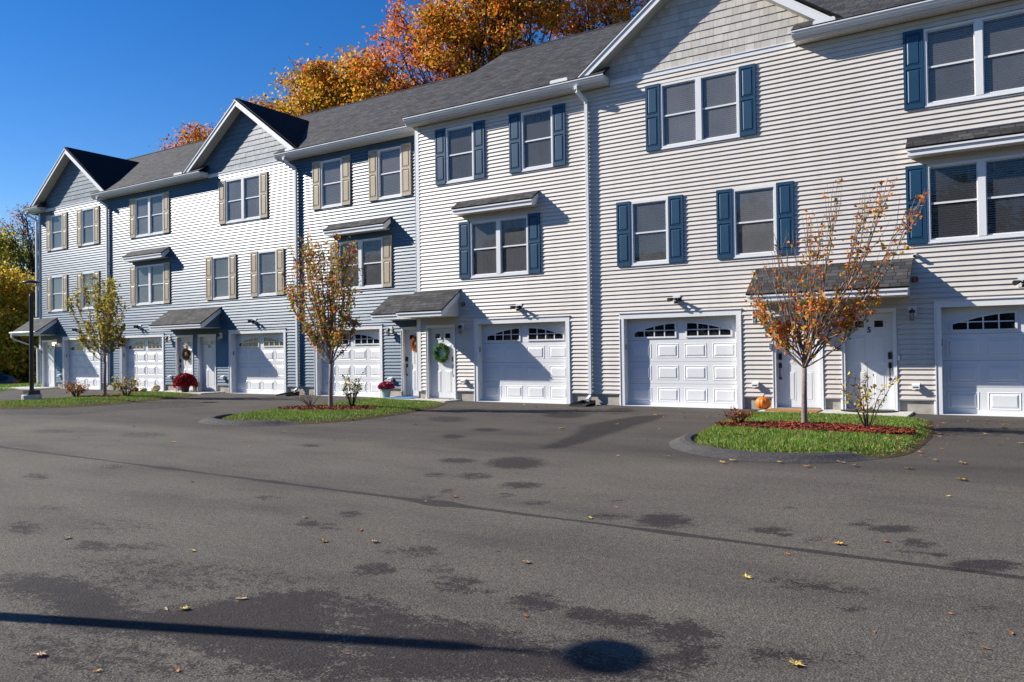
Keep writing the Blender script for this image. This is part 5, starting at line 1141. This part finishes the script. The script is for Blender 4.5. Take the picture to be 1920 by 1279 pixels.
# ------------------------------------------------------------------ lamp posts
def lamp_post(x, y, label, zb=.0, hr=.245):
    r = thing('lamp_post', label, 'lamp post', (x, y, zb), 'black lamp posts around the lot')
    m_ = MB(); m_.lathe([(0,-.2),(.27,-.2),(.27,.20),(.25,.225),(0,.225)], (x,y,zb+.02), 24); part('footing', m_, M['stoop'], r)
    m_ = MB(); z = zb+.245; m_.box(x-.20, x+.20, y-.20, y+.20, z, z+.02); m_.box(x-.17, x+.17, y-.17, y+.17, z+.02, z+.13); part('base_cover', m_, M['black'], r)
    m_ = MB(); m_.tube([(x,y,z+.1),(x,y,3.26)], .060, 16); m_.tube([(x,y,3.26),(x,y,3.32)], [.060,.04], 16); part('pole', m_, M['black'], r)
    m_ = MB()
    for s in (-1, 1): m_.tube([(x+s*.02*.84,y+s*.02*.54,3.30),(x+s*.05*.84,y+s*.05*.54,3.40),(x+s*.15*.84,y+s*.15*.54,3.60),(x+s*.16*.84,y+s*.16*.54,3.66)], .013, 6)
    part('arm', m_, M['black'], r)
    m_ = MB(); m_.lathe([(0,3.655),(hr*.85,3.655),(hr,3.675),(hr*.97,3.69),(.12,3.735),(.06,3.75),(0,3.752)], (x,y,0), 28)
    h = part('lamp_head', m_, M['black'], r, None, True)
    m_ = MB(); m_.lathe([(0,3.650),(.16,3.650),(.16,3.654)], (x,y,0), 24); part('lens', m_, M['lampglass'], h)
    return r
lamp_post(-25.27, -5.39, 'black lamp post with round flat head on a concrete footing at the far left')
lamp_post(-7.20, -16.58, 'black lamp post just outside the frame that throws the long shadow in the foreground', 0, .20)

# ------------------------------------------------------------------ small things by the doors
def pumpkin(name, x, y, z, r, h, mat, label, cat, ribs=11, group=None):
    root = thing(name, label, cat, (x, y, z), group); m_ = MB(); seg = ribs*4; prof = []
    for i in range(13):
        t = math.pi*i/12; prof.append((r*math.sin(t)**.8 if 0 < i < 12 else .001, h*.5*(1-math.cos(t))-(.06*h if i == 12 else 0)+(.05*h if i == 0 else 0)))
    base = len(m_.v)
    for rr, zz in prof:
        for k in range(seg):
            t = 2*math.pi*k/seg; q = rr*(1-.10*(abs(math.cos(ribs*t/2))**6)); m_.v.append((x+q*math.cos(t), y+q*math.sin(t), z+zz))
    for i in range(12):
        for k in range(seg):
            k2 = (k+1) % seg; m_.f.append((base+i*seg+k, base+i*seg+k2, base+(i+1)*seg+k2, base+(i+1)*seg+k)); m_.m.append(0); m_.uv.append([(0,0)]*4)
    part('flesh', m_, M[mat], root, None, True)
    s = MB(); s.tube([(x,y,z+h*.9),(x+.005,y,z+h*1.05),(x+.03,y,z+h*1.18)], [.028,.016,.013], 7); part('stalk', s, M['stem'], root)
    return root
pumpkin('pumpkin', -4.52, -.42, .04, .165, .27, 'pumpkin', 'big orange pumpkin on the step beside the door behind the nearest tree', 'pumpkin')
pumpkin('gourd', -27.22, -.02, .04, .17, .24, 'gourd', 'large pale yellow gourd beside the door with the dark wreath', 'gourd', 8)
pumpkin('gourd', -27.52, .12, .0, .13, .16, 'gourd', 'smaller yellow gourd left of the large pale one', 'gourd', 8)
pumpkin('pumpkin', -26.72, -1.15, .09, .12, .15, 'red', 'small red pumpkin on the grass in front of the pale gourds', 'pumpkin', 9)
pumpkin('gourd', -26.45, -1.0, .09, .13, .13, 'gourd', 'low white gourd on the grass beside the small red pumpkin', 'gourd', 8)
def flowerpot(name, x, y, z, rp, hp, rf, hf, pot, fl, n, label, seed, squash=1.0):
    root = thing(name, label, 'potted flowers', (x, y, z), None)
    m_ = MB(); m_.lathe([(0,0),(rp*.72,0),(rp*.95,hp*.9),(rp*1.05,hp*.9),(rp*1.05,hp),(rp*.9,hp),(rp*.9,hp*.85),(0,hp*.85)], (x,y,z), 20); part('pot', m_, M[pot], root)
    rg = np.random.RandomState(seed); d = rg.normal(size=(n,3)); d[:,2] = np.abs(d[:,2])*1.0-.25; d /= np.linalg.norm(d,axis=1)[:,None]
    P_ = np.column_stack([x+d[:,0]*rf, y+d[:,1]*rf, z+hp+.06+d[:,2]*hf])*1.0; P_[:,:2] += rg.normal(size=(n,2))*.012
    g = MB(); g.lathe([(0,-.05),(rf*.8,.0),(rf*.9,hf*.25),(rf*.7,hf*.7),(0,hf*.93)], (x,y,z+hp), 16); part('foliage', g, LF['deep'], root)
    me = tri_mesh('blossom', leaf_tris(P_, .045, rg, .95, .4)-np.array((x,y,z))[None,None,:], np.zeros(n), [LF[fl]]); obj('blossom', me, root, (x,y,z))
flowerpot('potted_mum', -25.62, .12, .04, .17, .22, .40, .40, 'potdark', 'mum', 3600, 'large round dark-red chrysanthemum between doors 15 and 13', 51)
flowerpot('potted_mum', -15.90, .22, .04, .15, .24, .23, .15, 'potgreen', 'magenta', 900, 'small magenta chrysanthemum in a sage-green pot beside the blue doormat', 52)
def wreath(x, y, z, R_, r_, pal, wts, n, label, seed, size=.045, hw=.012):
    root = thing('door_wreath', label, 'wreath', (x, y, z)); rg = np.random.RandomState(seed)
    m_ = MB(); pts = [(x+R_*math.cos(a), y, z+R_*math.sin(a)) for a in [2*math.pi*i/28 for i in range(29)]]; m_.tube(pts, r_*.45, 6, caps=False); part('ring', m_, M['barkdark'], root)
    a = rg.rand(n)*2*np.pi; b_ = rg.rand(n)*2*np.pi; q = r_*(.5+.5*rg.rand(n))
    P_ = np.column_stack([x+(R_+q*np.cos(b_))*np.cos(a), y-np.abs(q*np.sin(b_))*.8, z+(R_+q*np.cos(b_))*np.sin(a)])
    me = tri_mesh('foliage', leaf_tris(P_, size, rg, .6)-np.array((x,y,z))[None,None,:], choose(rg, n, wts), [LF[p] for p in pal]); obj('foliage', me, root, (x,y,z))
    hk = MB(); hk.box(x-hw, x+hw, y+.045, y+.048, z+R_-.02, 2.04); part('hanger', hk, M['black'], root)
wreath(-13.63, .03, 1.35, .205, .085, ['wreath','green','grass'], [.75,.1,.15], 1500, 'round green leafy wreath on the door numbered 9', 61, hw=.002)
wreath(-15.02, YB+.03, 1.62, .17, .085, ['rust','orange','tan','red'], [.35,.3,.2,.15], 800, 'rusty autumn wreath on the door above the blue doormat', 62)
wreath(-26.28, YB+.03, 1.42, .17, .08, ['deep','red','rust','deep'], [.5,.2,.1,.2], 700, 'dark wreath with a red cluster on the door numbered 15', 63, hw=.002)
def mat_(x0, x1, y0, y1, m_, label, z=.04, rnd=False):
    b = MB()
    if rnd:
        pr = [((x0+x1)/2+(x1-x0)/2*math.cos(a), y1+(y0-y1)*math.sin(a)) for a in [math.pi*i/14 for i in range(15)]]
        n_ = len(pr)
        b.face([(p[0],p[1],z+.018) for p in pr][::-1])
        for i in range(n_):
            j = (i+1) % n_; b.face([(pr[i][0],pr[i][1],z+.001),(pr[j][0],pr[j][1],z+.001),(pr[j][0],pr[j][1],z+.018),(pr[i][0],pr[i][1],z+.018)])
    else: b.box(x0, x1, y0, y1, z+.001, z+.018)
    solo('doormat', b, M[m_], ((x0+x1)/2, y0, z), label, 'doormat')
mat_(-4.36, -3.32, -.95, -.35, 'coir', 'brown coir doormat behind the trunk of the nearest tree')
mat_(-15.6, -14.55, -.28, .42, 'bluemat', 'blue doormat in front of the door with the rusty wreath')
mat_(-3.0, -1.92, -.62, -.12, 'darkmat', 'dark half-round doormat at the door numbered 5', .04, True)
def splash(x, y, label):
    b = MB(); L_ = .62
    b.face([(x-.16,y,.05),(x+.16,y,.05),(x+.22,y-L_,.012),(x-.22,y-L_,.012)][::-1])
    for s in (-1, 1): b.slab([(x+s*.16,y,.05),(x+s*.17,y,.13),(x+s*.25,y-L_,.05),(x+s*.22,y-L_,.012)], .012)
    b.box(x-.17, x+.17, y-.01, y+.012, .0, .12)
    solo('splash_block', b, M['black'], (x, y, 0), label, 'splash block', 'black splash blocks under the downspouts')
splash(-8.88, -.12, 'black splash block under the downspout between the two nearest whole garages')
splash(-20.13, YB-.14, 'black splash block under the downspout in the middle of the blue block')

# ------------------------------------------------------------------ car
def car(ox, oy, oz, ang):
    root = thing('parked_car', 'dark blue-black car parked before the woodland at the left edge', 'car', (ox, oy, oz)); root.rotation_euler = (0,0,ang)
    def prt(nm, mb, mt, par=root, sm=False):
        o = bpy.data.objects.new(nm, mb.mesh(nm, [M[mt]], (0,0,0), sm)); COL.objects.link(o); o.parent = par; WL[o] = Vector(); return o
    # side profile in (x,z), x forward towards the nose at -x; rear at +x
    pr = [(-2.3,.35),(-2.32,.62),(-2.2,.82),(-1.25,.98),(-.65,1.42),(-.1,1.5),(1.3,1.48),(1.9,1.28),(2.25,.98),(2.33,.70),(2.3,.38),(2.1,.28),(1.75,.30),(1.65,.55),(1.38,.68),(1.1,.55),(1.0,.30),(-.95,.30),(-1.05,.55),(-1.33,.68),(-1.6,.55),(-1.7,.30),(-2.1,.28)]
    b = MB(); hw = .9
    n_ = len(pr)
    def wy(z): return hw-(max(0, z-.95)*.34)
    for i in range(n_):
        j = (i+1) % n_; a, c = pr[i], pr[j]
        b.face([(a[0],-wy(a[1]),a[1]),(c[0],-wy(c[1]),c[1]),(c[0],wy(c[1]),c[1]),(a[0],wy(a[1]),a[1])])
    for s in (-1, 1): b.face([(p[0], s*wy(p[1]), p[1]) for p in (pr if s < 0 else pr[::-1])])
    prt('body', b, 'car')
    g = MB()
    for s in (-1, 1):
        for q in ([(-1.1,1.02),(-.6,1.38),(.2,1.42),(.2,1.02)], [(.28,1.02),(.28,1.42),(1.2,1.40),(1.75,1.2),(1.6,1.02)]):
            f_ = [(p[0], s*(wy(p[1])+.006), p[1]) for p in q]; g.face(f_ if s > 0 else f_[::-1])
    prt('window', g, 'gglass')
    for s in (-1, 1):
        t = MB(); t.box(1.95, 2.32, s*.74, s*.885, .86, .98); prt('tail_light', t, 'tail')
        for xw in (-1.33, 1.38):
            t = MB(); t.tube([(xw,s*.66,.33),(xw,s*.88,.33)], .33, 24); w_ = prt('wheel', t, 'tyre')
            r = MB()
            for k in range(24):
                a, c = 2*math.pi*k/24, 2*math.pi*(k+1)/24
                r.face([(xw+.21*math.cos(a),s*.888,.33+.21*math.sin(a)),(xw+.21*math.cos(c),s*.888,.33+.21*math.sin(c)),(xw+.24*math.cos(c),s*.888,.33+.24*math.sin(c)),(xw+.24*math.cos(a),s*.888,.33+.24*math.sin(a))])
            for k in range(5):
                a = 2*math.pi*k/5; dx_, dz_ = math.cos(a), math.sin(a); px_, pz_ = -dz_*.022, dx_*.022
                r.face([(xw-px_,s*.89,.33-pz_),(xw+dx_*.22-px_,s*.89,.33+dz_*.22-pz_),(xw+dx_*.22+px_,s*.89,.33+dz_*.22+pz_),(xw+px_,s*.89,.33+pz_)])
            prt('rim', r, 'rim', w_)
car(-55.8, 6.0, -1.06, math.atan2(.912,.41))

# ------------------------------------------------------------------ fallen leaves
rgl = random.Random(5)
def leaf_me(mat, kind):
    b = MB(); pts = []
    if kind == 0:
        k = 22
        for i in range(k):
            a = 2*math.pi*i/k; r_ = .055*(1 if i % 4 == 0 else (.48 if i % 2 else .62)); pts.append((r_*math.cos(a), r_*math.sin(a)))
    else:
        k = 12
        for i in range(k):
            a = 2*math.pi*i/k; pts.append((.055*math.cos(a), .022*math.sin(a)*(1+.3*math.cos(a))))
    def z(x, y): return .004+abs(x)*.10+abs(y)*.20+rgl.random()*.008
    P_ = [(x, y, z(x, y)) for x, y in pts]
    for i in range(len(P_)): b.face([(0,0,.004), P_[i], P_[(i+1) % len(P_)]])
    b.face([(0,0,.005),(-.002,-.002,.005),(-.075,.004,.012),(-.075,.007,.012)])
    return b.mesh('fallen_leaf', [LF['litter_'+mat]])
LM = {c: [leaf_me(c, 0), leaf_me(c, 1)] for c in ('yellow','orange','tan','gold','red','brown')}
def fallen(x, y, c, s=1.0, z=.002, label='small fallen autumn leaf lying loose on the asphalt', k=None, group='fallen leaves scattered over the asphalt'):
    o = bpy.data.objects.new('fallen_leaf', LM[c][rgl.random() > .7 if k is None else k]); COL.objects.link(o)
    s *= .72
    o.location = (x, y, z); o.rotation_euler = (rgl.uniform(-.15,.15), rgl.uniform(-.15,.15), rgl.uniform(0,6.28)); o.scale = (s, s, s)
    tag(o, label, 'leaf', group)
fallen(-3.75,-15.72,'tan',1.05,label='curled tan leaf below the lamp-post shadow at the bottom left',k=0)
fallen(-3.75,-14.98,'yellow',1.0,label='flat yellow leaf lying above the lamp-post shadow',k=0)
fallen(-3.84,-15.03,'tan',.5,label='tiny pale leaf touching the flat yellow leaf',k=1)
fallen(-3.63,-14.71,'tan',.85,label='pale narrow leaf right of the flat yellow leaf',k=1)
fallen(-.8,-14.09,'yellow',1.15,label='yellow lobed leaf lowest in the photo at the bottom right',k=0)
fallen(-1.34,-12.92,'yellow',1.05,label='yellow leaf with an orange tip below the sealed joint',k=0)
fallen(-1.02,-11.82,'gold',1.2,label='golden leaf just above the sealed joint on the right',k=0)
fallen(-.75,-11.59,'orange',.8,label='orange leaf right of the golden one above the joint',k=0)
fallen(-2.64,-13.29,'tan',1.0,label='pinkish tan leaf in the middle of the foreground',k=0)
fallen(-4.42,-11.69,'orange',1.2,label='upright orange leaf just above the sealed joint near the middle',k=0)
for x, y, c, s in ((-3.35,-15.68,'gold',.5),(-3.05,-15.5,'orange',.5),(-2.12,-14.15,'orange',.55),(-2.55,-14.98,'orange',.3),(-1.26,-12.26,'orange',.7),(-.28,-13.03,'orange',.4),(-.02,-13.2,'orange',.6),(-.57,-13.5,'orange',.35),(-.12,-13.47,'rust',.6),(-5.99,-14.43,'tan',1.1),(-4.82,-14.18,'yellow',.8),(-4.21,-13.54,'gold',1.1),(-4.96,-13.03,'yellow',.8),(-11.69,-11.01,'tan',1.0),(-7.45,-12.34,'red',.8),(-11.11,-10.11,'gold',1.3),(-9.51,-9.93,'yellow',1.0),(-10.74,-8.25,'tan',1.4),(-8.57,-11.19,'tan',.8),(-8.97,-8.75,'red',.8),(-4.52,-11.99,'yellow',.6),(-4.23,-13.14,'orange',.8),(-3.88,-13.37,'tan',1.2),(-2.89,-11.9,'yellow',.9),(-2.88,-11.41,'gold',.6),(-2.97,-13.13,'rust',.5),(-6.61,-5.65,'gold',1.8),(-4.27,-8.39,'tan',.9),(-4.63,-6.57,'yellow',1.0),(-.49,-7.23,'tan',1.8),(-.96,-7.93,'gold',1.5),(-.43,-8.52,'gold',1.8),(-.49,-9.53,'yellow',.8),(-1.87,-8.35,'yellow',.6),(-.79,-5.88,'orange',.9),(-.14,-5.09,'tan',1.2),(-.05,-4.29,'gold',.6),(-.36,-1.81,'tan',1.5),(-.99,-2.09,'orange',1.4),(-.1,-2.6,'gold',1.7),(-.47,-2.7,'yellow',1.2),(.1,-4.81,'tan',1.6),(-.78,-5.13,'red',.5)):
    fallen(x, y, 'brown' if c == 'rust' else c, s)
for i in range(110):
    t = rgl.random()
    if t < .45: x, y = rgl.uniform(-10.5,-4.9), -.4-abs(rgl.gauss(0,2.0))
    elif t < .7: x, y = rgl.uniform(-.9,.9), -1-abs(rgl.gauss(0,2.0))
    elif t < .9: x, y = rgl.uniform(-21,-16.2), rgl.uniform(-8,0)
    else: x, y = rgl.uniform(-20,-9), rgl.uniform(-11,-8.5)
    if y < -7.9 or not (-4.7 < x < -1): fallen(x, y, rgl.choice(('tan','brown','tan','yellow','orange','gold','brown','red')), rgl.uniform(.6,1.3))
for i in range(46):
    x, y = (-1.0+rgl.gauss(0,.22), rgl.uniform(-7.2,-2.2)) if i < 26 else (rgl.uniform(-4.1,-1.4), -8.1+rgl.gauss(0,.12)) if i < 34 else (-11.2+rgl.gauss(0,.3), rgl.uniform(-7,-2))
    fallen(x, y, rgl.choice(('tan','brown','gold','orange','red')), rgl.uniform(.7,1.5), .012)
for i in range(40):
    cx_, cy_, rx, ry = rgl.choice(((-2.8,-5,1.5,2.6),(-13.5,-4.5,1.6,2.6),(-13,-1.3,.9,.6),(-1.4,-5,.3,2)))
    fallen(cx_+rgl.uniform(-rx,rx)*.8, cy_+rgl.uniform(-ry,ry)*.8, rgl.choice(('orange','tan','rust' if False else 'gold','red')), rgl.uniform(.7,1.2), .12, 'fallen autumn leaf resting on the grass of a planting island', group='fallen leaves resting on the island grass')
for i in range(34):
    x = rgl.choice((rgl.uniform(-14,-11), rgl.uniform(-20,-14.6), rgl.uniform(-19,-12), rgl.uniform(-30,-25))); u = rgl.random()
    ye = -.43 if x > -14.6 else .18
    y = ye+.1+u*4.2; z = 8.125+.66*(y-ye)+.02
    fallen(x, y, rgl.choice(('tan','tan','yellow','gold','orange')), rgl.uniform(.8,1.9), z, 'dry leaf caught on the grey roof shingles', group='dry leaves caught on the roof')
for i in range(14):
    fallen(-20.0+rgl.uniform(-.25,.3), .30+rgl.uniform(0,.5), rgl.choice(('tan','orange','gold')), 1.2, 8.25+rgl.uniform(0,.25), 'dry leaf caught in the roof valley beside the middle gable', group='dry leaves caught in the roof valley')

# ------------------------------------------------------------------ light, sky, camera
sun_to = Vector((-2.6, -1.0, 1.69)).normalized()
sd = bpy.data.lights.new('sun', 'SUN'); sd.energy = 5.0; sd.angle = math.radians(.5); sd.color = (1.0, .945, .86)
so = bpy.data.objects.new('sun', sd); COL.objects.link(so); so.rotation_euler = sun_to.to_track_quat('Z', 'Y').to_euler(); so.location = (-30,-20,30)
W = bpy.data.worlds.new('World'); SC.world = W; W.use_nodes = True; wn = W.node_tree; bg = wn.nodes['Background']
sk = wn.nodes.new('ShaderNodeTexSky'); sk.sky_type = 'NISHITA'; sk.sun_disc = False
sk.sun_elevation = math.asin(sun_to.z); sk.sun_rotation = math.atan2(sun_to.x, sun_to.y); sk.altitude = 100; sk.air_density = 1.0; sk.dust_density = 0.0; sk.ozone_density = 3.0
hs = wn.nodes.new('ShaderNodeHueSaturation'); hs.inputs['Saturation'].default_value = 1.38; hs.inputs['Hue'].default_value = .513; hs.inputs['Value'].default_value = 1.58; wn.links.new(sk.outputs[0], hs.inputs['Color']); wn.links.new(hs.outputs[0], bg.inputs['Color']); bg.inputs['Strength'].default_value = .05
cd = bpy.data.cameras.new('camera'); cam = bpy.data.objects.new('camera', cd); COL.objects.link(cam); SC.camera = cam
cd.sensor_width = 36; cd.lens = 1459.23/1920*36; cd.clip_end = 3000; cd.clip_start = .05
yaw, pit, rol = .56896787, .013536966, -.0133971
f_ = Vector((-math.sin(yaw)*math.cos(pit), math.cos(yaw)*math.cos(pit), math.sin(pit))); r_ = Vector((math.cos(yaw), math.sin(yaw), 0)); u_ = r_.cross(f_)
r2 = r_*math.cos(rol)+u_*math.sin(rol); u2 = r2.cross(f_)
mw = Matrix.Identity(4)
for i in range(3): mw[i][0] = r2[i]; mw[i][1] = u2[i]; mw[i][2] = -f_[i]
mw[0][3], mw[1][3], mw[2][3] = 0, -17.553, 1.36
cam.matrix_world = mw
SC.view_settings.view_transform = 'Standard'; SC.view_settings.look = 'None'; SC.view_settings.exposure = EXPO; SC.view_settings.gamma = 1
SC.cycles.max_bounces = 8; SC.cycles.diffuse_bounces = 1; SC.cycles.transparent_max_bounces = 12; SC.cycles.use_denoising = True
SC.cycles.sample_clamp_indirect = 6
